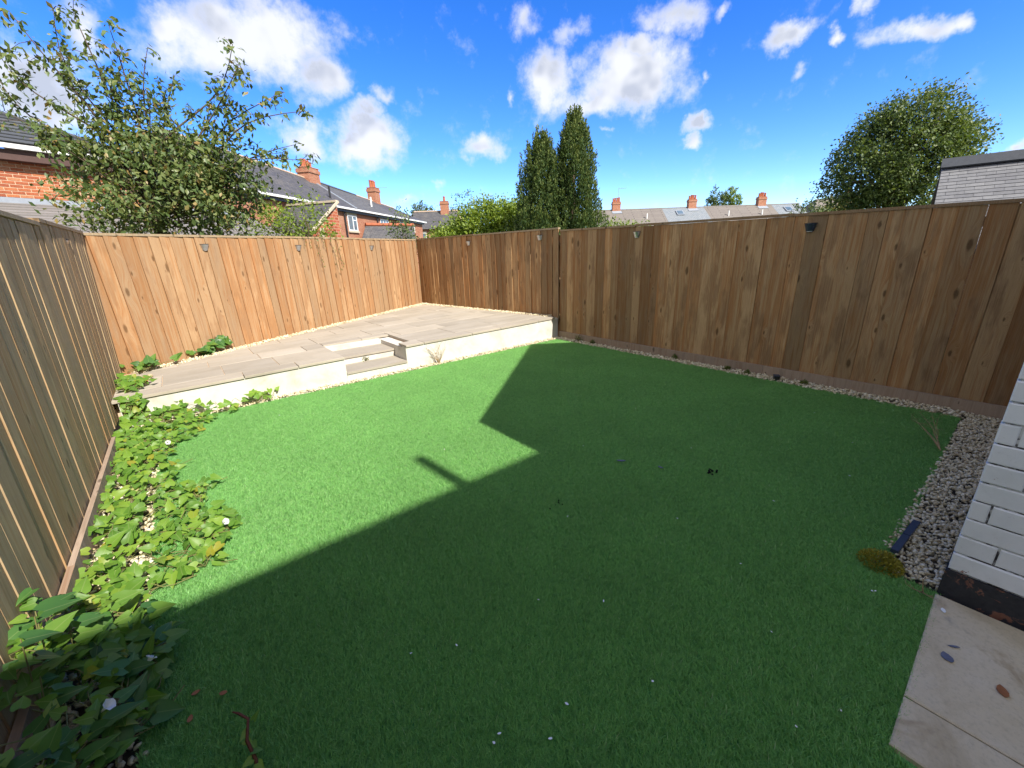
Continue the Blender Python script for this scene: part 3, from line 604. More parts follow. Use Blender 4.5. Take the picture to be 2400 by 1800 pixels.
def lay(parent, origin, ux, out, length, rows, bw, bh, mat, joint=.009, T=.05, keep=None, z0=0, header=False, jit=.002, name='brick'):
    ux, out = Vector((*ux, 0)).normalized(), Vector((*out, 0)).normalized(); cache = {}
    rot = Matrix((ux, -out, Vector((0, 0, 1)))).transposed().to_4x4()
    if rot.determinant() < 0: rot = Matrix((-ux, -out, Vector((0, 0, 1)))).transposed().to_4x4(); flip = True
    else: flip = False
    for r in range(rows):
        x = -(bw/2 if r % 2 else 0); hd = header and r % 4 == 3; w0 = bw/2 if hd else bw
        if hd: x = -bw/4
        while x < length-.01:
            a, b = max(0, x), min(length, x+w0); x += w0
            if b-a < .03: continue
            if keep and not keep((a+b)/2, z0+r*bh+bh/2): continue
            L = round(b-a-joint, 3)
            if L not in cache: cache[L] = brickmesh(name, L, bh-joint, T, mat)
            p = Vector((*origin[:2], 0)) + ux*((b-joint/2) if flip else (a+joint/2)) + out*(.006+random.uniform(0, jit)) + Vector((0, 0, z0+r*bh+joint/2))
            place(cache[L], name, Matrix.Translation(p) @ rot @ Matrix.Rotation(random.uniform(-.006, .006), 4, 'Y'), parent)
lay(hs_, (KX+.012, KY), (0, -1), (-1, 0), 1.35, 20, BW, BH, M['white_brick'], T=.05, z0=.145, header=True, jit=.005, joint=.007)
lay(hs_, (KX+.004, KY-.012), (1, -.03), (.03, 1), 1.6, 20, BW, BH, M['white_brick'], T=.05, z0=.145, header=True, jit=.005, joint=.007)
MB().hexa([(KX-.004, -3.7, -.01), (KX+1., -3.7, -.01), (KX+1., KY-.03, -.01), (KX-.004, KY+.004, -.01)], [(KX-.002, -3.7, .14), (KX+1., -3.7, .14), (KX+1., KY-.03, .14), (KX-.002, KY+.002, .14)]).build('plinth', M['tar'], hs_)
wt = .145+20*BH; MB().hexa([(KX+.004, -3.74, wt), (7.39, -3.74, wt), (7.39, KY-.16, wt), (KX+.004, KY-.004, wt)], [(KX+.004, -3.74, 2.715), (7.39, -3.74, 2.715), (7.39, KY-.16, 2.715), (KX+.004, KY-.004, 2.715)]).hexa([(KX+.003, -3.73, .1), (KX+.2, -3.73, .1), (KX+.2, KY-1.37, .1), (KX+.003, KY-1.37, .1)], [(KX+.003, -3.73, wt), (KX+.2, -3.73, wt), (KX+.2, KY-1.37, wt), (KX+.003, KY-1.37, wt)]).build('wall', M['white_brick_far'], hs_)
rf = MB(); ez, rz, RX = 2.70, 2.70+2.19*math.tan(R(42)), 5.06
rf.slab([(2.26, .05, ez), (RX, .05, rz), (RX, -3.9, rz), (2.26, -3.9, ez)], .09); rf.slab([(RX, .05, rz), (7.86, .05, ez), (7.86, -3.9, ez), (RX, -3.9, rz)], .09)
rf.build('roof', M['slate'], hs_)
MB().add([(KX+.01, KY-.03, 2.7), (7.4, KY-.03, 2.7), (RX, KY-.03, rz-.1), (KX+.01, KY-.23, 2.7), (7.4, KY-.23, 2.7), (RX, KY-.23, rz-.1)], [(0, 2, 1), (3, 4, 5), (0, 3, 5, 2), (1, 2, 5, 4), (0, 1, 4, 3)]).build('gable', M['white_brick_far'], hs_)
mh = empty('brick_house', (2, -7, 0), 'two storey white painted house with a slate roof and vent pipe above the eaves', 'house')
MB().hexa([(-9, -9.8, 0), (14, -9.8, 0), (14, -3.8, 0), (-9, -3.8, 0)], [(-9, -9.8, 5.2), (14, -9.8, 5.2), (14, -3.8, 5.2), (-9, -3.8, 5.2)]).build('wall', M['white_brick_far'], mh)
ey = 2.23-5.2/math.tan(R(42)); mr_ = MB(); mr_.slab([(-9.2, ey, 5.2), (14.2, ey, 5.2), (14.2, -6.8, 7.0), (-9.2, -6.8, 7.0)], .1); mr_.slab([(-9.2, -6.8, 7.0), (14.2, -6.8, 7.0), (14.2, -10.1, 5.2), (-9.2, -10.1, 5.2)], .1); mr_.build('roof', M['slate'], mh)
MB().tube([(1.83, ey-.02, 3.), (1.83, ey-.02, 5.71)], .05, 10).build('vent_pipe', M['black_plastic'], mh)

# paving beside the house
pv = empty('paving', (1.9, -.6, 0), 'worn concrete paving beside the white brick wall', kind='structure')
def pave(x0, x1, y0, y1):
    V = [(x0, y0, -.02), (x1, y0, -.02), (x1, y1, -.02), (x0, y1, -.02)]; g_ = .006
    MB().hexa(V, [(a, b, .012) for a, b, c in V]).add([(x0+g_, y0+g_, .016), (x1-g_, y0+g_, .016), (x1-g_, y1-g_, .016), (x0+g_, y1-g_, .016), (x0, y0, .0125), (x1, y0, .0125), (x1, y1, .0125), (x0, y1, .0125)], [(0, 1, 2, 3), (4, 5, 1, 0), (5, 6, 2, 1), (6, 7, 3, 2), (7, 4, 0, 3)]).build('slab', M['concrete'], pv)
for (x0, x1) in ((1.45, 1.677), (1.683, 2.37)):
    for (y0, y1) in ((-.55, -.045), (-1.16, -.556), (-1.6, -1.166)): pave(x0, x1, y0, y1)
MB().add([(1.44, -1.6, -.012), (2.42, -1.6, -.012), (2.42, -.05, -.012), (1.44, -.05, -.012)], [(0, 1, 2, 3)]).build('joint_bed', M['mortar_dark0'], pv)

# ------------------------------------------------------------------ plants: bindweed, weeds, litter
def leaf_mesh(name, L, Wd, mat, heart=.18, fold=.25, curl=.3, seed=0):
    q = random.Random(seed)                                           # arrow-shaped leaf along +Y, midrib at x = 0
    prof = [(-heart, .30), (-.04, .50), (.14, .50), (.38, .40), (.64, .24), (.86, .09)]
    zc = lambda t: curl*.5*L*(t-.35)**2*-1 + .02*L*math.sin(t*7+seed)
    V = [(0, 0, zc(0)), (0, L*.35, zc(.35)), (0, L*.7, zc(.7)), (0, L, zc(1))]; F = []
    for sg in (-1, 1):
        k = len(V)
        for t, w in prof:
            ww = w*Wd*q.uniform(.92, 1.08); V.append((sg*ww, t*L, zc(max(t, 0)) + fold*ww*(1 if t > 0 else .5) + q.uniform(-.02, .02)*L))
        e = [(0, k+0, k+1), (0, k+1, k+2), (0, k+2, 1), (1, k+2, k+3), (1, k+3, 2), (2, k+3, k+4), (2, k+4, k+5), (2, k+5, 3)]
        F += [tuple(reversed(f)) if sg < 0 else f for f in e]
    return MB().add(V, F).mesh(name, mat, True)
LEAF = [leaf_mesh('leaf', .085*s_, .085*s_*w_, M['bindweed'], h_, fo, cu, i) for i, (s_, w_, h_, fo, cu) in enumerate(((1, .78, .2, .25, .3), (.8, .85, .22, .15, .5), (1.1, .7, .16, .35, .6), (.65, .8, .2, .2, .2), (.9, .95, .2, .1, .8)))]
LEAFD = [leaf_mesh('leaf', .13*s_, .13*s_*w_, M['bindweed_dark'], h_, fo, cu, 20+i) for i, (s_, w_, h_, fo, cu) in enumerate(((1, .78, .2, .22, .3), (.8, .85, .22, .15, .5), (1.15, .66, .14, .3, .5), (.7, .8, .2, .2, .2)))]
def inside(p, poly):
    c = False; n = len(poly)
    for i in range(n):
        a, b = poly[i], poly[i-1]
        if (a[1] > p[1]) != (b[1] > p[1]) and p[0] < (b[0]-a[0])*(p[1]-a[1])/(b[1]-a[1])+a[0]: c = not c
    return c
def creeper(label, poly, vines, leaves, zf, meshes, seed, lift=(.02, .08), scale=(.75, 1.2), face=.5, name='bindweed_plant', stray=0, group='bindweed spreading from the fences', flowers=()):
    q = random.Random(seed); cx = sum(p[0] for p in poly)/len(poly); cy = sum(p[1] for p in poly)/len(poly)
    root = empty(name, (cx, cy, zf(cx, cy)), label, 'plant', group); sm = MB(); pts = []
    xs, ys = [p[0] for p in poly], [p[1] for p in poly]
    for k in range(vines):
        for _ in range(60):
            p = (q.uniform(min(xs), max(xs)), q.uniform(min(ys), max(ys)))
            if inside(p, poly): break
        a = q.uniform(-1.2, 1.2); path = []; hh = q.uniform(*lift)
        for j in range(26):
            z = zf(*p)+.012+hh*.6*(.5+.5*math.sin(j*.9+k)); path.append(Vector((p[0], p[1], z)))
            a += q.gauss(0, .45); nx = (p[0]+math.cos(a)*.045, p[1]+math.sin(a)*.045)
            if not inside(nx, poly):
                if stray and q.random() < stray and j > 10:
                    for e in range(4): path.append(Vector((nx[0]+math.cos(a)*.04*e, nx[1]+math.sin(a)*.04*e, zf(*nx)+.01+.01*e)))
                    break
                a += 2.2; nx = p
            p = nx
        if len(path) > 2: sm.tube(path, [.0022]*len(path), 4)
        pts += path[1:]
    q.shuffle(pts)
    if sm.v: sm.build('stem', M['stem'], root)
    for i in range(min(leaves, len(pts))):
        p = pts[i]+Vector((q.gauss(0, .02), q.gauss(0, .02), q.uniform(*lift)*q.random()+.006))
        nrm = Vector((q.gauss(0, .38), q.gauss(-face, .38), 1)).normalized(); yaw = q.uniform(0, 2*math.pi)
        t = Vector((math.cos(yaw), math.sin(yaw), 0)); t = (t-nrm*t.dot(nrm)).normalized(); x = t.cross(nrm)
        mw = Matrix((x, t, nrm)).transposed().to_4x4(); mw.translation = p
        place(q.choice(meshes), 'leaf', mw @ Matrix.Scale(q.uniform(*scale), 4), root)
    for (fx, fy, fz, dx, dy) in flowers:
        fl = MB(); n = 12; V = []; ax = Vector((dx, dy, .5)).normalized(); a1 = ax.orthogonal().normalized(); a2 = ax.cross(a1); F = []
        for ring, (t, rr) in enumerate(((0, .003), (.018, .005), (.029, .010), (.035, .019))):
            for j in range(n):
                an = 2*math.pi*j/n; r3 = rr*(1+.10*math.cos(5*an)*(ring == 3)); V.append(Vector((fx, fy, fz))+ax*t+(a1*math.cos(an)+a2*math.sin(an))*r3)
        for k in range(3):
            for j in range(n): F.append((k*n+j, k*n+(j+1) % n, (k+1)*n+(j+1) % n, (k+1)*n+j))
        fl.add(V, F).build('flower', M['petal'], root, True)
    return root
flat = lambda x, y: .018
creeper('sunlit bindweed mat with a white trumpet flower sprawling onto the lawn at the shadow edge', [(-.72, 2.22), (-.32, 2.25), (-.1, 2.5), (-.03, 2.75), (-.2, 3.0), (-.12, 3.3), (-.3, 3.5), (-.72, 3.5)], 26, 290, flat, LEAF, 3, (.01, .06), (.42, .92), .6, stray=.25, flowers=[(-.10, 2.68, .08, .5, -.6)])
creeper('sunlit yellowing bindweed mat with a white flower in front of the retaining wall', [(-.72, 3.45), (-.3, 3.5), (-.38, 3.95), (-.25, 4.55), (-.08, 4.7), (.02, 5.0), (-.72, 5.0)], 26, 290, flat, LEAF, 23, (.01, .06), (.42, .92), .6, stray=.25, flowers=[(-.36, 4.33, .09, .2, -.9)])
creeper('bright bindweed band hugging the gravel board of the grey green fence', [(-.72, 2.1), (-.50, 2.1), (-.48, 5.0), (-.72, 5.0)], 26, 270, flat, LEAF, 43, (.01, .08), (.5, 1.0), .6)
creeper('bindweed climbing the foot of the white retaining wall', [(-.70, 4.98), (.12, 5.0), (.55, 5.16), (.62, 5.27), (-.70, 5.27)], 14, 110, lambda x, y: .018+max(0, (y-5.05))*.35*(1 if x < .25 else .3), LEAF, 4, (.01, .09), (.6, 1.1), .7, stray=.1)
creeper('lush bindweed strip rising up the wall end beside the fence', [(-.70, 5.20), (-.52, 5.20), (-.50, 5.285), (-.70, 5.285)], 8, 70, lambda x, y: .03+(abs(math.sin(x*91+y*57)))*.26, LEAF, 14, (.0, .05), (.6, 1.05), 1.0)
creeper('big leaved dark bindweed clump in the house shadow with white flowers', [(-.73, 1.35), (-.48, 1.42), (-.38, 1.6), (-.34, 1.85), (-.42, 2.15), (-.73, 2.25)], 24, 290, lambda x, y: .03+max(0., min(.20, (-.40-x)*.6)), LEAFD+LEAF[:3], 5, (.02, .09), (.45, .75), .3, stray=.1, flowers=[(-.41, 1.78, .10, .5, .3), (-.50, 1.60, .16, .6, -.2)])
creeper('bright bindweed tuft on the patio corner', [(-.73, 5.48), (-.5, 5.5), (-.46, 5.75), (-.55, 5.95), (-.73, 6.1)], 8, 70, lambda x, y: ZP(x)+.01, LEAF, 6, (.01, .06), (.6, 1.0), .6)
creeper('bindweed vine trailing along the foot of the sunlit fence', [(-.70, 6.35), (-.45, 6.42), (.25, 6.98), (.1, 7.02), (-.70, 6.52)], 6, 26, lambda x, y: ZP(x)+.02, LEAFD, 7, (.02, .07), (.6, 1.0), .9)
creeper('leafy bindweed mound against the sunlit fence', [(.02, 6.90), (.32, 7.06), (.42, 7.10), (.36, 7.14), (.0, 6.97)], 6, 40, lambda x, y: ZP(x)+.02+max(0, .16-abs(x-.30)*.8)*(.4+.6*abs(math.sin(x*73+y*31))), LEAFD, 8, (.0, .07), (.7, 1.1), 1.1)
# a few tall leaves reaching up the fence close to the house shadow edge
cl = empty('bindweed_plant', (-.7, 1.75, 0), 'bindweed shoots with large pale leaves reaching up the grey green fence', 'plant', 'bindweed spreading from the fences'); sm = MB(); q = random.Random(9)
for (x, y, z) in ((-.66, 1.98, .36), (-.62, 1.86, .40), (-.64, 1.78, .42), (-.62, 1.72, .30), (-.58, 1.93, .30)):
    sm.tube([(x-.04, y-.02, .02), (x-.02, y, z*.6), (x, y, z)], [.003, .0025, .002], 4)
    for k in range(2):
        nrm = Vector((.5+q.gauss(0, .25), q.gauss(-.1, .3), .9)).normalized(); t = Vector((.9, q.gauss(.2, .5), -.1)); t = (t-nrm*t.dot(nrm)).normalized(); X = t.cross(nrm)
        mw = Matrix((X, t, nrm)).transposed().to_4x4(); mw.translation = (x+q.gauss(0, .02), y+q.gauss(0, .03), z-.06*k); place(q.choice(LEAFD), 'leaf', mw @ Matrix.Scale(q.uniform(.6, .85), 4), cl)
sm.build('stem', M['stem'], cl)

def leafcloud(P, axis, nor, size, asp, seed, fold=.2):                 # many two-triangle leaves at once
    q = np.random.default_rng(seed); n = len(P); axis = axis/np.linalg.norm(axis, axis=1)[:, None]
    nor = nor-axis*(nor*axis).sum(1)[:, None]; nor /= np.linalg.norm(nor, axis=1)[:, None]+1e-9; sd = np.cross(axis, nor)
    s = size*q.uniform(.65, 1.3, n)[:, None]
    V = np.stack([P, P+axis*s*.5+sd*s*asp/2+nor*s*fold*.3, P+axis*s, P+axis*s*.5-sd*s*asp/2+nor*s*fold*.3], 1)
    k = (np.arange(n)*4)[:, None]; F = np.stack([k+[0, 1, 2], k+[0, 2, 3]], 1).reshape(-1, 3)
    return V.reshape(-1, 3), F
def tuft(name, label, x, y, z, rad, hgt, n, size, mat, cat='plant', group=None, seed=0, asp=.35):
    q = np.random.default_rng(seed); root = empty(name, (x, y, z), label, cat, group)
    a = q.uniform(0, 2*np.pi, n); r = rad*np.sqrt(q.random(n)); zz = hgt*np.sqrt(np.clip(1-(r/rad)**2, 0, 1))*q.uniform(.2, 1, n)
    P = np.stack([x+r*np.cos(a), y+r*np.sin(a), z+zz], 1); ax = np.stack([np.cos(a)*r/rad, np.sin(a)*r/rad, np.full(n, .8)], 1)+q.normal(0, .45, (n, 3)); V, F = leafcloud(P, ax, q.normal(size=(n, 3)), size, asp, seed)
    rawobj('foliage', V, F, mat, root, np.repeat(q.random(n), 2), kind='stuff')
    mb = MB()
    for k in range(7): an = k*.9+seed; mb.tube([(x, y, z-.01), (x+math.cos(an)*rad*.5, y+math.sin(an)*rad*.5, z+hgt*.6)], .0025, 4)
    mb.build('stem', M['stem'], root); return root
tuft('moss_cushion', 'yellow green mossy cushion at the lawn edge by the gravel', 2.42, .16, .0, .085, .07, 1500, .014, M['moss'], seed=1, asp=.5)
for i, (x, y, h_, lb) in enumerate(((5.27, 4.75, .12, 'green weed tuft in the gravel near the patio wall end'), (5.28, 4.45, .06, 'tiny weed sprig in the gravel beside the larger tuft'), (5.29, 2.95, .06, 'tiny yellow green weed against the gravel board'), (5.27, 2.2, .05, 'low weed sprig in the gravel near the dropped black box'), (5.24, 1.95, .045, 'low weed sprig in the gravel, beyond the black box'), (5.26, 1.35, .05, 'low weed sprig in the gravel on the house side of the black box'))):
    tuft('weed_tuft', lb, x, y, .01, h_*.55, h_, 90, .028, M['weed_leaf'], group='weeds in the gravel', seed=10+i, asp=.4)
tuft('weed_tuft', 'small weed growing from the joint of the patio steps', 1.86, 5.70, .13, .035, .08, 40, .03, M['weed_leaf'], group='weeds in the gravel', seed=33)
def dead_weed(name, label, x, y, z, hgt, spread, n, seed, mat='dry', lean=(0, 0)):
    q = random.Random(seed); mb = MB()
    for k in range(n):
        a = q.uniform(0, 6.28); p = Vector((x, y, z)); path = [p.copy()]; d = Vector((math.cos(a)*spread+lean[0], math.sin(a)*spread+lean[1], 1))
        for j in range(6):
            p = p+d.normalized()*hgt/6*q.uniform(.7, 1.1); d += Vector((q.gauss(0, .3), q.gauss(0, .3), q.gauss(0, .15))); path.append(p.copy())
            if j > 1:
                e = p+Vector((q.gauss(0, .05), q.gauss(0, .05), q.uniform(.0, .05)))*hgt*2.2; mb.tube([p, (p+e)/2+Vector((0, 0, .004)), e], [.0014, .001, .0006], 3)
        mb.tube(path, [.0036*(1-.12*i) for i in range(len(path))], 4)
    return mb.build(name, M[mat], None, label=label, cat='dead plant')
dead_weed('dead_weed', 'dried pale weed stalks standing against the white patio wall', 2.77, 5.24, .0, .38, .45, 15, 3)
dead_weed('dead_weed', 'flattened straw coloured weed lying on the shaded lawn corner', 4.22, .14, .01, .42, .35, 5, 4, 'dry', (1.6, .9))
dead_weed('dead_weed', 'pale dry grass stalks at the corner of the white brick wall', 2.33, -.01, .015, .12, .6, 3, 5, 'dry', (-1.2, .5))
tw = empty('twig_shoot', (-.14, 1.22, .02), 'reddish woody shoot with small pale leaves poking from the lawn', 'plant'); mb = MB()
mb.tube([(-.15, 1.16, .0), (-.135, 1.20, .05), (-.145, 1.24, .10), (-.13, 1.285, .13), (-.15, 1.31, .145), (-.165, 1.325, .15)], [.006, .0055, .005, .0045, .004, .002], 6); mb.build('stem', M['twig'], tw, True)
q = random.Random(4)
for k in range(8):
    nrm = Vector((q.gauss(0, .4), q.gauss(-.3, .4), 1)).normalized(); yaw = q.uniform(0, 6.3); t = Vector((math.cos(yaw), math.sin(yaw), 0)); t = (t-nrm*t.dot(nrm)).normalized(); X = t.cross(nrm)
    mw = Matrix((X, t, nrm)).transposed().to_4x4(); f_ = k/7; mw.translation = (-.15+.02*f_+q.gauss(0, .012), 1.17+.11*f_, .04+.08*f_); place(LEAF[3], 'leaf', mw @ Matrix.Scale(.55, 4), tw)
def flake(name, label, x, y, L, wd, yaw, mat, cat, group=None, z=.019, bend=.2, seed=0):
    q = random.Random(seed+int(x*100)); mb = MB(); c, s_ = math.cos(yaw), math.sin(yaw); T = .0012
    prof = ((0, .15), (.2, .8), (.5, 1), (.8, .7), (1, .1)); up, lo = [], []
    for t, w in prof:
        for sg in (-1, 1):
            px, py = (t-.5)*L, sg*w*wd/2; zz = z+bend*L*(t-.5)**2+q.uniform(0, .002)+abs(sg*w)*bend*wd*.15
            up.append((x+px*c-py*s_, y+px*s_+py*c, zz+T)); lo.append((x+px*c-py*s_, y+px*s_+py*c, zz))
    n = len(up); F = []
    for i in range(4): a = i*2; F += [(a+1, a, a+2, a+3), (n+a, n+a+1, n+a+3, n+a+2), (a, n+a, n+a+2, a+2), (a+1, a+3, n+a+3, n+a+1)]
    F += [(0, 1, n+1, n), (n-2, 2*n-2, 2*n-1, n-1)]
    mb.add(up+lo, F); return mb.build(name, M[mat], None, label=label, cat=cat, group=group)
flake('feather', 'larger grey feather on the shaded lawn', 2.32, 1.64, .07, .022, 2.3, 'feather', 'feather'); flake('feather', 'small blue grey feather on the shaded lawn', 2.45, 1.39, .045, .016, 1.6, 'feather', 'feather')
flake('feather', 'dark feather piece on the concrete paving, larger of two', 1.98, -.12, .045, .035, .6, 'feather', 'feather', z=.018); flake('feather', 'thin dark feather sliver on the concrete paving', 2.06, -.13, .04, .010, 2.2, 'feather', 'feather', z=.018)
flake('fallen_leaf', 'brown curled leaf on the concrete paving', 1.95, -.26, .05, .03, .3, 'leaf_dry', 'leaf', z=.018)
for i, (x, y) in enumerate(((-.28, 1.62), (-.30, 1.52), (-.2, 1.55))): flake('fallen_leaf', 'small red brown leaf on the lawn beside the dark bindweed', x, y, .028, .018, i*1.3, 'leaf_dry', 'leaf', 'red brown leaves by the dark bindweed')
for i, (x, y) in enumerate(((.41, 1.24), (.57, 1.15), (.51, .78), (.48, .77), (.63, .66), (.75, .70), (.53, 4.58), (1.42, 2.73), (3.29, .48), (1.28, .16), (2.17, .14), (.98, 1.10), (1.53, 1.44), (2.18, .13), (1.45, .08), (3.9, .6), (2.9, 1.4), (2.3, 2.0), (3.3, 2.2), (1.9, .6), (2.6, .7), (1.2, .9), (4.4, 1.0), (2.0, 1.0), (1.05, .55), (1.6, .35))):
    flake('petal', 'tiny white petal or stone chip lying on the lawn', x, y, random.uniform(.007, .016), random.uniform(.004, .008), random.uniform(0, 3), 'petal_plain', 'petal', 'white specks on the lawn', z=.017)
flake('petal', 'white flake on the paving by the tarred plinth', 2.26, -.08, .03, .016, .3, 'petal_plain', 'petal', z=.018)
for nm, lb, x, y, n, sz in (('soot_clump', 'crumbled black clump with pale bits on the shaded lawn', 2.65, 1.12, 16, .015), ('soot_clump', 'small dark crumb trail on the lawn near the shadow edge', 1.56, 1.56, 6, .012)):
    q = np.random.default_rng(n); pts = np.column_stack([x+q.normal(0, .022, n), y+q.normal(0, .016, n), .019+q.uniform(0, .008, n)]); V, F, t = stones(pts, sz, 1, n); rawobj(nm, V, F, M['soil_black'], None, t, label=lb, cat='debris')
bx_ = MB(); bx_.box((5.24, 1.62, .035), (.07, .055, .055), .5); ob = empty('plastic_box', (5.24, 1.62, 0), 'small black plastic box dropped at the gravel edge', 'box'); bx_.build('shell', M['black_plastic'], ob); MB().box((5.24, 1.62, .066), (.078, .062, .008), .5).build('lid', M['metal_dark'], ob)
sl = empty('edging_strip', (2.75, .1, 0), 'dark grey plastic edging strip lying between lawn and gravel', 'edging'); a, b = Vector((2.56, .115)), Vector((2.95, .085)); mid = (a+b)/2
MB().beam(a, mid, (0, 1), .030, .012, .034).build('strip', M['metal_dark'], sl); MB().beam(mid+Vector((.003, 0)), b, (0, 1), .030, .014, .036).build('strip', M['metal_dark'], sl)
rb = empty('broken_pot', (-.62, 5.95, ZP(-.6)), 'broken brick and rubble on the patio corner among leaves', 'rubble'); q = np.random.default_rng(8)
pts = np.column_stack([q.uniform(-.60, -.46, 9), q.uniform(5.95, 6.12, 9), ZP(-.5)+q.uniform(.01, .05, 9)]); V, F, t = stones(pts, .06, 1, 3); rawobj('rubble', V, F, M['gravel'], rb, t, kind='stuff'); MB().box((-.56, 5.92, ZP(-.5)+.022), (.14, .07, .04), .4).build('brick', M['terracotta'], rb)
cb = empty('climber', (2.0, 8.02, 1.6), 'brown withered climber hanging over the sunlit fence', 'plant'); mb = MB(); q = random.Random(6); lp = []
for k in range(6):
    s0 = 2.9+k*.16+q.uniform(-.05, .05); p0 = BC0+bdir*s0+bnor*.05; z = 1.93; path = [Vector((p0.x-bnor.x*.1, p0.y-bnor.y*.1, z+.03))]
    for j in range(q.randint(3, 8)):
        path.append(Vector((p0.x+bdir.x*q.gauss(.012*j, .01), p0.y+bdir.y*q.gauss(.012*j, .01), z-.085*j))); lp += [path[-1]]*3
    mb.tube(path, .0028, 4)
mb.build('stem', M['bark'], cb); lp = np.array([tuple(v) for v in lp])+rng.normal(0, .018, (len(lp), 3))+np.array([bnor.x, bnor.y, 0])*.02
V, F = leafcloud(lp, rng.normal(size=lp.shape)+[0, 0, -1], rng.normal(size=lp.shape)+[bnor.x*2, bnor.y*2, 0], .035, .5, 3); rawobj('foliage', V, F, M['weed_leaf'], cb, np.repeat(rng.random(len(lp)), 2), kind='stuff')

# ------------------------------------------------------------------ trees
def limb(mb, a, b, r0, r1, sag, q, k=6, n=7):
    a, b = Vector(a), Vector(b); L = (b-a).length; pts = []
    wob = Vector((q.gauss(0, 1), q.gauss(0, 1), q.gauss(0, .4)))*L*.035
    for i in range(n):
        t = i/(n-1); p = a.lerp(b, t)+Vector((0, 0, sag*L*math.sin(math.pi*t)))+wob*math.sin(2*math.pi*t); pts.append(p)
    mb.tube(pts, [r0+(r1-r0)*i/(n-1) for i in range(n)], k); return pts
def crown_leaves(parent, P, size, asp, mat, seed, droop=.5, name='crown', out=None):
    q = np.random.default_rng(seed); n = len(P); ax = q.normal(size=(n, 3)); ax[:, 2] -= droop
    nor = q.normal(0, .6, (n, 3)); nor[:, 2] += .8; nor[:, 1] -= .35
    if out is not None: ax += out; nor += out*.5
    V, F = leafcloud(np.asarray(P), ax, nor, size, asp, seed); rawobj(name, V, F, mat, parent, np.repeat(q.random(n), 2), kind='stuff')
# apple tree behind the sunlit fence
ap = empty('apple_tree', (-.05, 9.47, 0), 'loose crowned fruit tree with long leafy shoots behind the sunlit fence', 'tree'); q = random.Random(21); tb = MB(); LP = []
fork = Vector((-.02, 9.45, 2.25)); tb.tube([(-.1, 9.5, -.05), (-.06, 9.46, .8), (-.03, 9.5, 1.6), fork, (.05, 9.4, 2.7)], [.13, .11, .10, .085, .05], 9)
TIPS = [(-1.0, 9.97, 5.04), (-.53, 10.1, 5.24), (-.3, 9.42, 4.99), (.06, 9.38, 4.92), (.43, 8.84, 4.56), (.7, 9.13, 4.36), (1.44, 8.29, 4.64), (1.43, 8.05, 4.32), (1.99, 8.11, 4.08), (2.16, 7.72, 3.75), (1.95, 7.63, 3.03), (2.01, 8.1, 3.34), (-1.23, 9.89, 4.39), (-1.38, 10.26, 4.21), (-1.41, 10.04, 3.77), (-1.27, 10.18, 3.6), (1.71, 8.33, 3.22), (-.21, 9.85, 4.48), (.3, 9.5, 4.2), (-.7, 10.2, 4.4), (1.0, 8.7, 3.9)]
for tip in TIPS:
    tip = Vector(tip); bs = fork+Vector((q.gauss(0, .08), q.gauss(0, .08), q.uniform(-.2, .5))); pts = limb(tb, bs, tip, .022, .004, q.uniform(.02, .10), q, 6, 12)
    for i in range(3, 12):
        p = pts[i]; LP += [tuple(p+Vector((q.gauss(0, .05), q.gauss(0, .05), q.gauss(-.02, .05)))) for _ in range(9 if i > 5 else 4)]
        for _ in range(2 if i < 10 else 1):
            if q.random() < .72:
                d = Vector((q.gauss(0, 1), q.gauss(0, 1), q.gauss(.15, .6))).normalized()*q.uniform(.15, .5)*(1.15-.05*i); e = p+d; tb.tube([p, (p+e)/2+Vector((0, 0, .03)), e], [.006, .004, .002], 4)
                for k in range(int(10+d.length*42)): t = q.random(); LP.append(tuple(p.lerp(e, .25+.75*t)+Vector((q.gauss(0, .045), q.gauss(0, .045), q.gauss(-.02, .045)))))
cc = Vector((.12, 9.33, 2.72)); 
for k in range(125):                                                  # dense lower crown
    while True:
        u = Vector((q.uniform(-1, 1), q.uniform(-1, 1), q.uniform(-1, 1)))
        if .35 < u.length < 1: break
    e = cc+CX*u.x*1.55+CY*u.y*1.0+Vector((0, 0, u.z*.88)); s_ = fork.lerp(e, .35); tb.tube([s_, (s_+e)/2+Vector((0, 0, .06)), e], [.012, .008, .003], 4)
    for j in range(70): LP.append(tuple(e+Vector((q.gauss(0, .15), q.gauss(0, .15), q.gauss(0, .12)))))
tb.build('trunk', M['bark'], ap, True); crown_leaves(ap, LP, .092, .5, M['apple_leaf'], 4, .7)

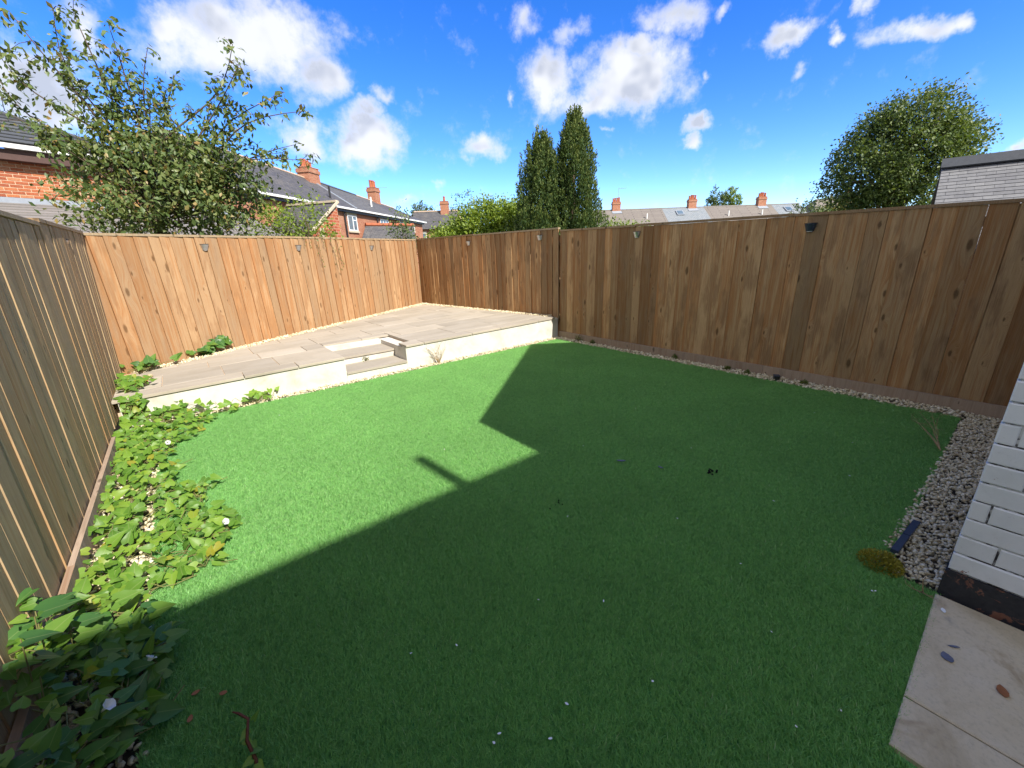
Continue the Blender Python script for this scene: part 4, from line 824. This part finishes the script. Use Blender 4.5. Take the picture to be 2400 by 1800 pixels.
def blob_tree(name, label, base, blobs, n, size, mat, seed, group=None, trunk_r=.2, asp=.6, clump=.22, per=26, up=0., shell=.55):
    q = np.random.default_rng(seed); root = empty(name, base, label, 'tree' if 'tree' in name or 'conifer' in name else 'shrub', group); rr = random.Random(seed); tb = MB()
    B = Vector(base); top = Vector(blobs[0][0]); tb.tube([B-Vector((0, 0, .1)), B.lerp(Vector((top.x, top.y, top.z)), .5), Vector((top.x, top.y, top.z))], [trunk_r, trunk_r*.7, trunk_r*.25], 8)
    vol = np.array([b[1]*b[2]*b[3] for b in blobs])**(2/3); cnt = (n/per*vol/vol.sum()).astype(int)+1; P, O = [], []
    for (c, ra, rb_, rc), k in zip(blobs, cnt):
        u = q.normal(size=(k, 3)); u /= np.linalg.norm(u, axis=1)[:, None]; r = shell+(1.05-shell)*q.random(k)**.6
        cen = u*r[:, None]; cen = cen[:, :1]*np.array(CX)*ra+cen[:, 1:2]*np.array(CY)*rb_+cen[:, 2:]*np.array([0, 0, 1.])*rc+np.array(c)
        for j in range(min(k, 14)):
            e = Vector(cen[j*(k//min(k, 14))]); s_ = B.lerp(top, .35+.5*rr.random()); tb.tube([s_, s_.lerp(e, .5)+Vector((0, 0, .1)), e], [trunk_r*.3, trunk_r*.18, trunk_r*.05], 5)
        d = q.normal(0, clump, (k, per, 3)); P.append((cen[:, None]+d).reshape(-1, 3)); O.append(np.repeat(u, per, 0))
    P, O = np.concatenate(P), np.concatenate(O); O[:, 2] += up; tb.build('trunk', M['bark'], root, True); crown_leaves(root, P, size, asp, M[mat], seed, .1, out=O*.8); return root
def Pt(base, dx, dz, dy=0): return tuple(Vector((*base[:2], 0))+CX*dx+CY*dy+Vector((0, 0, dz)))
def conifer(label, base, hgt, rad, n, seed):
    q = np.random.default_rng(seed); root = empty('conifer_tree', base, label, 'tree', 'columnar conifers'); MB().tube([(base[0], base[1], -.05), (base[0], base[1], hgt*.9)], [.16, .02], 8).build('trunk', M['bark'], root, True)
    k = n//60; t = q.random(k)**1.35; a = q.uniform(0, 2*np.pi, k); prof = rad*np.clip((1-t), 0, 1)**.52*(.86+.3*np.sin(a*3+t*9+seed)*.5)
    r = prof*q.uniform(.35, 1.1, k); cen = np.stack([base[0]+r*np.cos(a), base[1]+r*np.sin(a), .2+t*hgt*.93], 1)
    s = q.random((k, 60)); ph = q.uniform(.35, .85, k)[:, None]; d = q.normal(0, 1, (k, 60, 3))*np.stack([.075*(1.15-s), .075*(1.15-s), s*0], 2); d[..., 2] = s*ph
    d[..., 0] += s*np.cos(a)[:, None]*.06; d[..., 1] += s*np.sin(a)[:, None]*.06
    P = (cen[:, None]+d).reshape(-1, 3); out = np.repeat(np.stack([np.cos(a), np.sin(a), a*0], 1), 60, 0)
    ax = q.normal(0, .35, P.shape)+out*.45; ax[:, 2] += 1.; V, F = leafcloud(P, ax, q.normal(size=P.shape)+out, .085, .42, seed)
    tn = np.clip(np.repeat(s.ravel()*.55+q.random(s.size)*.45, 2), 0, .99); rawobj('crown', V, F, M['conifer_leaf'], root, tn, kind='stuff'); return root
conifer('tall dark columnar conifer with a pointed top, taller of the pair', (11.85, 11.05, 0), 5.65, 1.5, 72000, 2)
conifer('shorter dark columnar conifer of the pair, beside the light green shrub', (10.95, 11.75, 0), 5.0, 1.5, 66000, 5)
bs = (11.2, 16.0, 0)
blob_tree('shrub', 'light green rounded shrub beside the dark conifers', bs, [(Pt(bs, .3, 2.2), 1.7, 1.4, 1.5), (Pt(bs, -1.3, 1.5), 1.3, 1.2, 1.2), (Pt(bs, 1.6, 2.3), 1.3, 1.2, 1.3)], 46000, .12, 'bush_leaf', 31, trunk_r=.1, clump=.15)
bs = (13.6, 10.4, 0)
blob_tree('shrub', 'low green bush showing over the fence beside the tall conifer', bs, [(Pt(bs, 0, 1.7), .9, .6, .75), (Pt(bs, 1.0, 1.6), .5, .4, .7)], 6000, .09, 'bush_leaf', 32, trunk_r=.06, clump=.13)
bs = (26.2, 4.8, 0)
blob_tree('broadleaf_tree', 'big round green tree behind the shaded fence and slate roof', bs, [(Pt(bs, -.1, 5.0), 2.3, 2.3, 2.1), (Pt(bs, -1.6, 4.3), 1.5, 1.6, 1.3), (Pt(bs, 1.5, 5.0), 1.5, 1.6, 1.5), (Pt(bs, .1, 2.9), 1.6, 1.6, 1.1), (Pt(bs, .2, 6.4), 1.5, 1.5, 1.0), (Pt(bs, -.9, 5.8), 1.2, 1.2, .9), (Pt(bs, 2.2, 5.6), .8, .9, .7)], 40000, .13, 'tree_leaf', 33, trunk_r=.16, clump=.20, per=34, shell=.45)
bs = (5.6, 12.15, 0)
blob_tree('sapling', 'young leafy sapling behind the far fence corner', bs, [(Pt(bs, .05, 2.1), .32, .3, .45), (Pt(bs, .05, 2.65), .14, .14, .3), (Pt(bs, -.25, 2.3), .16, .16, .22), (Pt(bs, .1, 1.7), .5, .4, .35)], 900, .085, 'tree_leaf', 34, trunk_r=.03, clump=.09, per=10)
for i, (b, rad, zt, sz, mt_, lb) in enumerate((((40.3, 63.2, 0), 3.8, 11.2, .3, 'tree_leaf', 'broad green tree behind the hipped brick house chimney'), ((35.3, 67.8, 0), 1.9, 10.2, .28, 'tree_leaf', 'small dark green tree between the terrace and the hipped house'), ((84.6, 41.5, 0), 1.7, 12.0, .3, 'tree_leaf', 'far upright tree behind the long terrace roof, darker of two'), ((86.9, 39.8, 0), 1.5, 11.9, .3, 'bush_leaf', 'far upright tree behind the long terrace roof, paler of two'), ((35.2, 10.4, 0), 1.5, 4.3, .16, 'tree_leaf', 'dark scrubby tree top showing over the shaded fence'), ((36.7, 9.2, 0), .95, 4.7, .15, 'yellow_leaf', 'yellowing tree top beside the big round tree'))):
    hz_ = rad*(1.6 if 'upright' in lb else .9)
    blob_tree('broadleaf_tree', lb, b, [(Pt(b, 0, zt-hz_), rad, rad, hz_), (Pt(b, -rad*.5, zt-hz_*1.3), rad*.7, rad*.7, hz_*.7), (Pt(b, rad*.5, zt-hz_*1.25), rad*.7, rad*.7, hz_*.7), (Pt(b, 0, zt*.45), rad*.9, rad*.9, zt*.35)], 4500, sz, mt_, 40+i, 'trees beyond the gardens', trunk_r=.15, clump=rad*.1)
bs = (2.6, 10.5, 0)
blob_tree('shrub', 'bright green shrub between the fruit tree and the lean-to roof', bs, [(Pt(bs, 0, 2.3), .6, .5, .55), (Pt(bs, -.7, 2.2), .6, .5, .5)], 2500, .07, 'bush_leaf', 51, trunk_r=.05, clump=.12)

# ------------------------------------------------------------------ houses beyond the fences
def V3(p, z): return Vector((p[0], p[1], z))
def window(parent, p, t, nrm, s0, s1, z0, z1, bars=(), transom=None):
    t, nrm = Vector((*t, 0)).normalized(), Vector((*nrm, 0)).normalized(); P = Vector((*p, 0)); fr = MB(); fw = .07
    a, b = P+t*s0, P+t*s1; o1 = nrm*.01
    root = fr.beam(a+o1, b+o1, nrm, .05, z0, z0+fw).beam(a+o1, b+o1, nrm, .05, z1-fw, z1).beam(a+o1, a+o1+t*fw, nrm, .05, z0+fw, z1-fw).beam(b+o1-t*fw, b+o1, nrm, .05, z0+fw, z1-fw)
    for k in bars: c = P+t*(s0+(s1-s0)*k); fr.beam(c+o1-t*.035, c+o1+t*.035, nrm, .05, z0+fw, z1-fw)
    if transom: c = P+t*(s0+(s1-s0)*transom[0]); fr.beam(c+o1, b+o1-t*fw, nrm, .05, z0+(z1-z0)*transom[1]-.03, z0+(z1-z0)*transom[1]+.03)
    w = fr.build('window', M['white_paint'], parent)
    MB().beam(a+nrm*.012, b+nrm*.012, nrm, .02, z0+.01, z1-.01).build('pane', M['pane'], w)
    MB().beam(a-t*.08+o1, b+t*.08+o1, nrm, .10, z0-.13, z0-.003).build('sill', M['stone'], w); MB().beam(a-t*.08+o1, b+t*.08+o1, nrm, .03, z1+.003, z1+.2).build('lintel', M['stone'], w); return w
def chimney(parent, c, z0, z1, w, d, rz, pots, mat='bricktex', pr=.1, ph=.5):
    mb = MB(); mb.box((c[0], c[1], (z0+z1)/2), (w, d, z1-z0), rz); ch = mb.build('chimney', M[mat], parent)
    MB().box((c[0], c[1], z1-.22), (w+.12, d+.12, .22), rz).box((c[0], c[1], z1+.03), (w+.05, d+.05, .055), rz).build('corbel', M[mat], ch)
    Q = Matrix.Rotation(rz, 3, 'Z')
    for i in range(pots):
        o = Q @ Vector(((i-(pots-1)/2)*w/(pots+.2), random.uniform(-.08, .08)*d, 0)); h_ = ph*random.uniform(.85, 1.1); x, y = c[0]+o.x, c[1]+o.y
        MB().tube([(x, y, z1+.05), (x, y, z1+.05+h_*.85), (x, y, z1+.05+h_*.85), (x, y, z1+.05+h_)], [pr*1.05, pr*.85, pr*1.02, pr*1.0], 10).build('chimney_pot', M['terracotta'], ch, False)
    return ch
def ridge(parent, a, b, mat, r=.09, seg=.45):
    a, b = Vector(a), Vector(b); n = max(1, int((b-a).length/seg)); mb = MB()
    for i in range(n): p, q_ = a.lerp(b, i/n), a.lerp(b, (i+.985)/n); mb.tube([p, q_], [r, r*.94], 7)
    return mb.build('ridge_tiles', M[mat], parent)

# red brick house behind the fruit tree
t = Vector((.93, .375)).normalized(); nb = Vector((t.y, -t.x)); G0 = Vector((-2.58, 16.44)); rh = empty('brick_house', (*(G0-t*1), 0), 'orange red brick house with white gutter and hipped tile roof behind the fruit tree', 'house')
if nb.y > 0: nb = -nb
wp = G0-nb*.28; s_end = 2.55; A, B = wp-t*4, wp+t*s_end; dn = -nb*7
MB().hexa([V3(A, 0), V3(B, 0), V3(B+dn, 0), V3(A+dn, 0)], [V3(A, 4.36), V3(B, 4.36), V3(B+dn, 4.36), V3(A+dn, 4.36)]).build('wall', M['mortar_pale'], rh)
lay(rh, A+t*1.6, t, nb, 4.93, 20, .235, .079, M['brick_red'], joint=.012, T=.04, z0=2.72, jit=.001)
E1, E0 = G0+t*(s_end+.28), G0-t*4.3; top = 6.15
hipT = V3(G0+t*(s_end-3.1)-nb*3.3, top); A2 = V3(E0-nb*3.3, top)
MB().slab([V3(E0, 4.50), V3(E1, 4.50), hipT, A2], .06).build('roof', M['tile_grey'], rh); MB().slab([V3(E1, 4.50), V3(E1-nb*6.6, 4.50), hipT], .06) if False else None
hp = MB(); hp.add([V3(E1, 4.50), V3(E1-nb*6.6, 4.50), hipT, V3(E1, 4.44), V3(E1-nb*6.6, 4.44), hipT-Vector((0, 0, .06))], [(0, 1, 2), (5, 4, 3), (0, 3, 4, 1), (1, 4, 5, 2), (2, 5, 3, 0)]); hp.build('roof', M['tile_grey'], rh)
for k in range(13):                                                   # tile courses on the slope in view
    f0, f1 = k/13, (k+1)/13; e1 = V3(E1, 4.52).lerp(hipT+Vector((0, 0, .02)), f0); e2 = V3(E1, 4.52).lerp(hipT+Vector((0, 0, .02)), f1); a1 = V3(E0, 4.52).lerp(A2+Vector((0, 0, .02)), f0); a2 = V3(E0, 4.52).lerp(A2+Vector((0, 0, .02)), f1)
    up = Vector((0, 0, .035)); MB().slab([a1+up, e1+up, e2+Vector((0, 0, .006)), a2+Vector((0, 0, .006))], .02).build('tile_course', M['slate_dark_piece'], rh)
ridge(rh, V3(E1, 4.55), hipT+Vector((0, 0, .06)), 'slate_dark_piece', .07)
MB().beam(A, B+t*.28, nb, .27, 4.12, 4.36).build('soffit', M['dark_wood'], rh); MB().beam(E0+nb*.002, E1+nb*.002, nb, .11, 4.37, 4.47).build('gutter', M['white_paint'], rh)
chimney(rh, G0-t*.95-nb*3.0, 5.4, 7.3, 1.0, .8, math.atan2(t.y, t.x), 2)
ex = empty('brick_extension', (*(G0+nb*1.4), 0), 'single storey brick extension with a grey tiled lean-to roof', 'extension')
XA, XB = G0-t*4+nb*.0, G0+t*5.4+nb*.0; z_hi, z_lo, dep = 3.12, 2.25, 2.6
MB().hexa([V3(XA+nb*dep*.9, 0), V3(XB+nb*dep*.9, 0), V3(XB, 0), V3(XA, 0)], [V3(XA+nb*dep*.9, 2.2), V3(XB+nb*dep*.9, 2.2), V3(XB, 3.0), V3(XA, 3.0)]).build('wall', M['bricktex'], ex)
for k in range(11):
    f0, f1 = k/11, (k+1)/11; lo = lambda P, f, dz: V3(P+nb*dep*(1-f), z_lo+(z_hi-z_lo)*f+dz)
    MB().slab([lo(XA, f0, .035), lo(XB, f0, .035), lo(XB, f1, .012), lo(XA, f1, .012)], .025).build('tile_course', M['tile_course'], ex)
MB().beam(XA-nb*.02, XB-nb*.02, nb, .10, 3.10, 3.24).build('flashing', M['lead'], ex)

# terrace with chimneys running away beyond the garden
t = Vector((.735, .679)).normalized(); nb = Vector((.679, -.735)).normalized(); O = Vector((9.65, 30.61)); te = empty('terraced_house', (*(O+t*8-nb*3), 0), 'long brick terrace with slate roof, chimneys and white gutter', 'house')
ev, RO = 4.93, 3.3; rzf = lambda s: 7.15-.045*s
S0, S1 = -9., 17.
def Tp(s, o, z): p = O+t*s-nb*o; return Vector((p.x, p.y, z))
MB().hexa([Tp(S0, .25, 0), Tp(S1-.2, .25, 0), Tp(S1-.2, 6.4, 0), Tp(S0, 6.4, 0)], [Tp(S0, .25, ev-.05), Tp(S1-.2, .25, ev-.05), Tp(S1-.2, 6.4, ev-.05), Tp(S0, 6.4, ev-.05)]).build('wall', M['bricktex'], te)
MB().add([Tp(S1-.2, .25, ev-.05), Tp(S1-.2, 6.4, ev-.05), Tp(S1-.2, RO, rzf(S1)-.1), Tp(S1-.45, .25, ev-.05), Tp(S1-.45, 6.4, ev-.05), Tp(S1-.45, RO, rzf(S1)-.1)], [(0, 1, 2), (5, 4, 3), (0, 2, 5, 3), (1, 4, 5, 2)]).build('gable', M['bricktex'], te)
for (a, b, mt_) in ((S0, 2.6, 'slate'), (2.6, 10.2, 'tile_grey'), (10.2, S1, 'slate')):
    MB().slab([Tp(a, 0, ev), Tp(b-.01, 0, ev), Tp(b-.01, RO, rzf(b)), Tp(a, RO, rzf(a))], .08).build('roof', M[mt_], te); MB().slab([Tp(a, RO, rzf(a)), Tp(b-.01, RO, rzf(b)), Tp(b-.01, 6.6, ev), Tp(a, 6.6, ev)], .08).build('roof', M[mt_], te)
MB().slab([Tp(2.55, 0, ev+.06), Tp(2.72, 0, ev+.06), Tp(2.72, RO, rzf(2.6)+.06), Tp(2.55, RO, rzf(2.6)+.06)], .05).build('verge', M['lead'], te)
ridge(te, Tp(S0, RO, rzf(S0)), Tp(2.4, RO, rzf(2.4)), 'ridge_pale', .09); ridge(te, Tp(2.6, RO, rzf(2.6)), Tp(9, RO, rzf(9)), 'slate_dark_piece', .1); ridge(te, Tp(9, RO, rzf(9)), Tp(S1, RO, rzf(S1)), 'ridge_pale', .09)
for (a, b) in ((S0, 6.1), (6.15, S1+.2)): MB().beam(Tp(a, -.02, 0), Tp(b, -.02, 0), nb, .12, ev-.16, ev-.04).build('gutter', M['white_paint'], te)
MB().beam(Tp(S0, .2, 0), Tp(S1-.1, .2, 0), nb, .17, ev-.32, ev-.15).build('soffit', M['black_plastic'], te)
for s in (1.0, 6.1): MB().tube([tuple(Tp(s, .14, .1)), tuple(Tp(s, .14, ev-.3)), tuple(Tp(s+.05, .0, ev-.12))], .06, 8).build('downpipe', M['black_plastic'], te)
MB().tube([tuple(Tp(.8, .9, ev+.4)), tuple(Tp(.8, .9, ev+1.35))], .07, 8).build('vent_pipe', M['black_plastic'], te); MB().tube([tuple(Tp(7.5, 1.2, ev+.5)), tuple(Tp(7.5, 1.2, ev+1.4))], .07, 8).build('vent_pipe', M['white_paint'], te)
Wp = Tp(0, .25, 0).to_2d()
window(te, Wp, t, nb, 1.45, 2.75, 3.40, 4.45, (.55,), (.55, .70)); window(te, Wp, t, nb, 6.7, 8.3, 3.75, 4.52, (.35, .68)); window(te, Wp, t, nb, 10.7, 11.7, 3.85, 4.52); window(te, Wp, t, nb, 13.6, 14.4, 3.85, 4.5)
az = math.atan2(t.y, t.x)
chimney(te, Tp(2.45, RO, 0), 6.2, 7.75, 1.3, .9, az, 4, ph=.52, pr=.125); chimney(te, Tp(12.6, RO, 0), 5.8, 7.75, 1.0, .8, az, 3, ph=.62, pr=.13)
c = Tp(13.4, RO, 0); MB().tube([(c.x, c.y, 6.4), (c.x, c.y, 8.0)], .02, 5).tube([(c.x-.5, c.y+.4, 7.9), (c.x+.8, c.y-.7, 7.9)], .015, 5).build('aerial', M['lead'], te)

# lean-to with a red block gable
g0, g1 = Vector((5.91, 23.36)), Vector((7.68, 24.52)); gt = (g1-g0).normalized(); go_ = Vector((gt.y, -gt.x)); back = -go_*3.6
ln = empty('outbuilding', (*(g0+gt*.9+back*.5), 0), 'lean-to outbuilding with sloping slate roof and red block gable', 'outbuilding')
L_ = (g1-g0).length; zl, zh = 2.86, 4.34
MB().add([V3(g0, 0), V3(g1, 0), V3(g1, zh-.05), V3(g0, zl-.05), V3(g0+back, 0), V3(g1+back, 0), V3(g1+back, zh-.05), V3(g0+back, zl-.05)], [(0, 1, 2, 3), (7, 6, 5, 4), (1, 5, 6, 2), (4, 0, 3, 7), (3, 2, 6, 7), (0, 4, 5, 1)]).build('wall', M['mortar_pale'], ln)
lay(ln, g0, gt, go_, L_, 18, .30, .15, M['block_red'], joint=.018, T=.04, z0=1.7, keep=lambda x, z: z < zl-.12+(zh-zl)*x/L_, jit=.003, name='block')
up = Vector((0, 0, .05)); MB().slab([V3(g0-gt*.15+go_*.06, zl-.07)+up, V3(g1+go_*.06, zh+.03)+up, V3(g1+back, zh+.03)+up, V3(g0-gt*.15+back, zl-.07)+up], .06).build('roof', M['slate'], ln)
MB().slab([V3(g0-gt*.16+go_*.16, zl-.02)+up, V3(g1+go_*.16, zh+.09)+up, V3(g1+go_*.05, zh+.09)+up, V3(g0-gt*.16+go_*.05, zl-.02)+up], .10).build('verge', M['stone'], ln)
MB().beam(g1+go_*.1, g1+back, -gt, .14, zh+.06, zh+.17).build('ridge_capping', M['stone'], ln); MB().beam(g0-gt*.2+back, g0-gt*.2, -gt, .1, zl-.18, zl-.09).build('gutter', M['black_plastic'], ln)
MB().beam(g0+gt*.55, g0+gt*.82, go_, .05, 1.7, 3.05).build('patched_render', M['stone'], ln)
# small slate outbuilding in the terrace yard
k0, k1 = Vector((12.54, 33.43))-t*.2, Vector((16.57, 33.6)); sb = empty('outbuilding', (13.8, 32.2, 0), 'small slate roofed outbuilding with red ridge in the terrace yard', 'outbuilding')
l0, l1 = Vector((11.3, 31.85)), Vector((15.45, 31.12))
MB().slab([V3(l0, 2.5), V3(l1, 2.5), V3(k1, 3.9), V3(k0, 3.85)], .08).build('roof', M['slate'], sb); ridge(sb, V3(k0, 3.92), V3(k1, 3.96), 'terracotta', .13)
MB().add([V3(l0, 0), V3(l1, 0), V3(k1, 0), V3(k0, 0), V3(l0, 2.4), V3(l1, 2.4), V3(k1, 3.78), V3(k0, 3.74)], [(0, 1, 5, 4), (1, 2, 6, 5), (2, 3, 7, 6), (3, 0, 4, 7), (4, 5, 6, 7)]).build('wall', M['bricktex'], sb)

# hipped house further off
gx = Vector((.785, -.62)); gy = Vector((.62, .785)); H0 = Vector((30.7, 54.7)); fh = empty('brick_house', (*H0, 0), 'far brick house with hipped dark roof and one chimney', 'house')
Hp = lambda a, b, z: V3(H0+gx*a+gy*b, z)
MB().hexa([Hp(-5, -2.6, 0), Hp(3.7, -2.6, 0), Hp(3.7, 3, 0), Hp(-5, 3, 0)], [Hp(-5, -2.6, 4.85), Hp(3.7, -2.6, 4.85), Hp(3.7, 3, 4.85), Hp(-5, 3, 4.85)]).build('wall', M['bricktex'], fh)
rm = MB(); e = 4.85; rm.add([Hp(-5.3, -3, e), Hp(4.1, -3, e), Hp(4.1, 3.3, e), Hp(-5.3, 3.3, e), Hp(-3.2, .2, 7.3), Hp(2.9, .2, 7.3)], [(0, 1, 5, 4), (1, 2, 5), (2, 3, 4, 5), (3, 0, 4), (3, 2, 1, 0)]); rm.build('roof', M['slate'], fh)
ridge(fh, Hp(-3.2, .2, 7.33), Hp(2.9, .2, 7.33), 'ridge_pale', .11, .6); ridge(fh, Hp(2.9, .2, 7.33), Hp(4.1, -3, 4.9), 'ridge_pale', .1, .6); chimney(fh, Hp(1.2, .1, 0), 6.3, 8.5, 1.1, 1.1, -.66, 1, ph=.75, pr=.17)
window(fh, Hp(0, -2.6, 0).to_2d(), gx, -gy, -2.6, -1.2, 3.2, 4.4, (.5,)); window(fh, Hp(0, -2.6, 0).to_2d(), gx, -gy, 1.0, 2.2, 3.2, 4.4, (.5,))

# long terrace seen over the shaded fence
r0, r1 = Vector((53.4, 45.8)), Vector((79.0, 25.5)); rt = (r1-r0).normalized(); rn = Vector((-rt.y, rt.x)); rn = -rn if rn.dot(Vector((1, 1))) > 0 else rn
lt = empty('terraced_house', (*((r0+r1)/2), 0), 'far terrace roofline with three red chimneys over the shaded fence', 'house'); LL = (r1-r0).length; zr_, ze = 7.25, 4.6
Lp = lambda s, o, z: V3(r0+rt*s+rn*o, z)
MB().hexa([Lp(0, 3.9, 0), Lp(LL, 3.9, 0), Lp(LL, -3.9, 0), Lp(0, -3.9, 0)], [Lp(0, 3.9, ze), Lp(LL, 3.9, ze), Lp(LL, -3.9, ze), Lp(0, -3.9, ze)]).build('wall', M['bricktex'], lt)
cuts = [(0, 11.0, 'tile_tan'), (11.0, 17.6, 'slate_blue'), (17.6, 28.2, 'tile_tan'), (28.2, LL, 'slate_blue')]
for (a, b, mt_) in cuts:
    MB().slab([Lp(a, 4.2, ze-.1), Lp(b-.01, 4.2, ze-.1), Lp(b-.01, 0, zr_), Lp(a, 0, zr_)], .08).build('roof', M[mt_], lt); MB().slab([Lp(a, 0, zr_), Lp(b-.01, 0, zr_), Lp(b-.01, -4.2, ze-.1), Lp(a, -4.2, ze-.1)], .08).build('roof', M[mt_], lt)
ridge(lt, Lp(0, 0, zr_), Lp(LL, 0, zr_), 'tile_course', .1, .6)
for s in (3.8, 15.7, 26.6):
    chimney(lt, Lp(s, 0, 0), 6.3, 8.35, 1.25, .8, math.atan2(rt.y, rt.x), 4, ph=.6, pr=.15)
    MB().slab([Lp(s-.75, 1.0, 6.67), Lp(s+.75, 1.0, 6.67), Lp(s+.75, .35, 7.09), Lp(s-.75, .35, 7.09)], .03).build('flashing', M['lead'], lt)
for s in (13.4, 30.2): 
    w = MB().slab([Lp(s-.55, 2.0, 6.12), Lp(s+.55, 2.0, 6.12), Lp(s+.55, .9, 6.83), Lp(s-.55, .9, 6.83)], .10).build('skylight', M['lead'], lt); MB().slab([Lp(s-.42, 1.85, 6.245), Lp(s+.42, 1.85, 6.245), Lp(s+.42, 1.05, 6.765), Lp(s-.42, 1.05, 6.765)], .02).build('pane', M['pane'], w)
for s in (8.0, 20.5, 25.6): MB().tube([tuple(Lp(s, 2.4, 5.6)), tuple(Lp(s, 2.4, 6.4))], .09, 8).build('vent_pipe', M['white_paint'], lt)
c = Lp(4.1, 0, 0); MB().tube([(c.x, c.y, 8.3), (c.x, c.y, 10.4)], .03, 5).tube([(c.x, c.y, 10.3), (c.x+.9, c.y-.75, 10.35)], .025, 5).build('aerial', M['lead'], lt)
ph_ = empty('brick_house', (92, 22, 0), 'distant pinkish roofed house past the end of the far terrace', 'house')
pc = Vector((90.5, 24.6)); MB().box((pc.x, pc.y, 2.8), (9, 6, 5.6), -.67).build('wall', M['bricktex'], ph_)
Q_ = Matrix.Rotation(-.67, 3, 'Z'); pp = lambda x, y, z: Q_ @ Vector((x, y, 0))+Vector((pc.x, pc.y, z))
MB().add([pp(-4.8, -3.4, 5.5), pp(4.8, -3.4, 5.5), pp(4.8, 3.4, 5.5), pp(-4.8, 3.4, 5.5), pp(-2.5, 0, 8.4), pp(2.5, 0, 8.4)], [(0, 1, 5, 4), (1, 2, 5), (2, 3, 4, 5), (3, 0, 4), (3, 2, 1, 0)]).build('roof', M['tile_tan'], ph_); chimney(ph_, pp(3.0, 0, 0), 7, 9.3, 1.0, .8, -.67, 2, pr=.14)

# slate roof of the neighbouring outhouse
d1 = Vector((.16, -.987)).normalized(); d2 = Vector((-.987, -.16)).normalized(); Rg = Vector((10.97, 1.42)); oh = empty('outhouse', (*(Rg+d1*2+d2*1), 0), 'neighbouring outhouse with pale grey slate roof and dark ridge', 'outhouse')
pit = math.tan(R(40)); zr2 = 2.80; Ln = 5.6
Op = lambda s, o, z=None, dz=0: V3(Rg+d1*s+d2*o, (zr2-o*pit if z is None else z)+dz)
MB().add([Op(.12, 1.5, 0), Op(Ln, 1.5, 0), Op(Ln, -1.5, 0), Op(.12, -1.5, 0), Op(.12, 1.5, 1.4), Op(Ln, 1.5, 1.4), Op(Ln, -1.5, 1.4), Op(.12, -1.5, 1.4), Op(.12, 0, zr2-.12), Op(Ln, 0, zr2-.12)], [(0, 1, 5, 4), (1, 2, 6, 9, 5), (2, 3, 7, 6), (3, 0, 4, 8, 7), (4, 5, 9, 8), (8, 9, 6, 7)]).build('wall', M['bricktex'], oh)
MB().slab([Op(0, -1.7, zr2-1.7*pit), Op(Ln, -1.7, zr2-1.7*pit), Op(Ln, 0, zr2-.03), Op(0, 0, zr2-.03)], .05).build('roof', M['slate_piece'], oh); MB().slab([Op(0, 1.7, None, -.05), Op(Ln, 1.7, None, -.05), Op(Ln, 0, None, -.05), Op(0, 0, None, -.05)], .04).build('roof', M['slate_piece'], oh)
gau, sw = .088, .215; nr = 23
sm_ = MB(); cs, sn = math.cos(R(40)), math.sin(R(40))
base = [Vector((0, 0, .013)), Vector((sw-.003, 0, .013)), Vector((sw-.003, gau+.03, .004)), Vector((0, gau+.03, .004))]
sm_.hexa([v-Vector((0, 0, .007)) for v in base], base); me_sl = sm_.mesh('slate', M['slate_piece']); hb = [Vector((min(v.x, sw/2-.006), v.y, v.z)) for v in base]; me_hs = MB().hexa([v-Vector((0, 0, .007)) for v in hb], hb).mesh('slate', M['slate_piece'])
upv = (Vector((-d2.x*cs, -d2.y*cs, sn))).normalized(); xax = Vector((d1.x, d1.y, 0)); nz = xax.cross(upv)
if nz.z < 0: xax = -xax; nz = xax.cross(upv)
for r in range(nr):
    o = 1.68-r*gau*cs
    for i in range(12):
        s = i*sw-(sw/2 if r % 2 else 0)
        half = s < -.01
        if half: s = 0
        p = Op(s+((sw/2 if half else sw) if xax.dot(Vector((d1.x, d1.y, 0))) < 0 else 0), o, None, -.045); mw = Matrix((xax, upv, nz)).transposed().to_4x4(); mw.translation = p+nz*random.uniform(0, .002); place(me_hs if half else me_sl, 'slate', mw, oh)
MB().slab([Op(-.02, .17, None, .035), Op(Ln, .17, None, .035), Op(Ln, 0, None, .05), Op(-.02, 0, None, .05)], .03).slab([Op(-.02, -.2, zr2-.2*pit+.035), Op(Ln, -.2, zr2-.2*pit+.035), Op(Ln, 0, zr2+.049), Op(-.02, 0, zr2+.049)], .03).build('ridge_capping', M['slate_dark_piece'], oh)
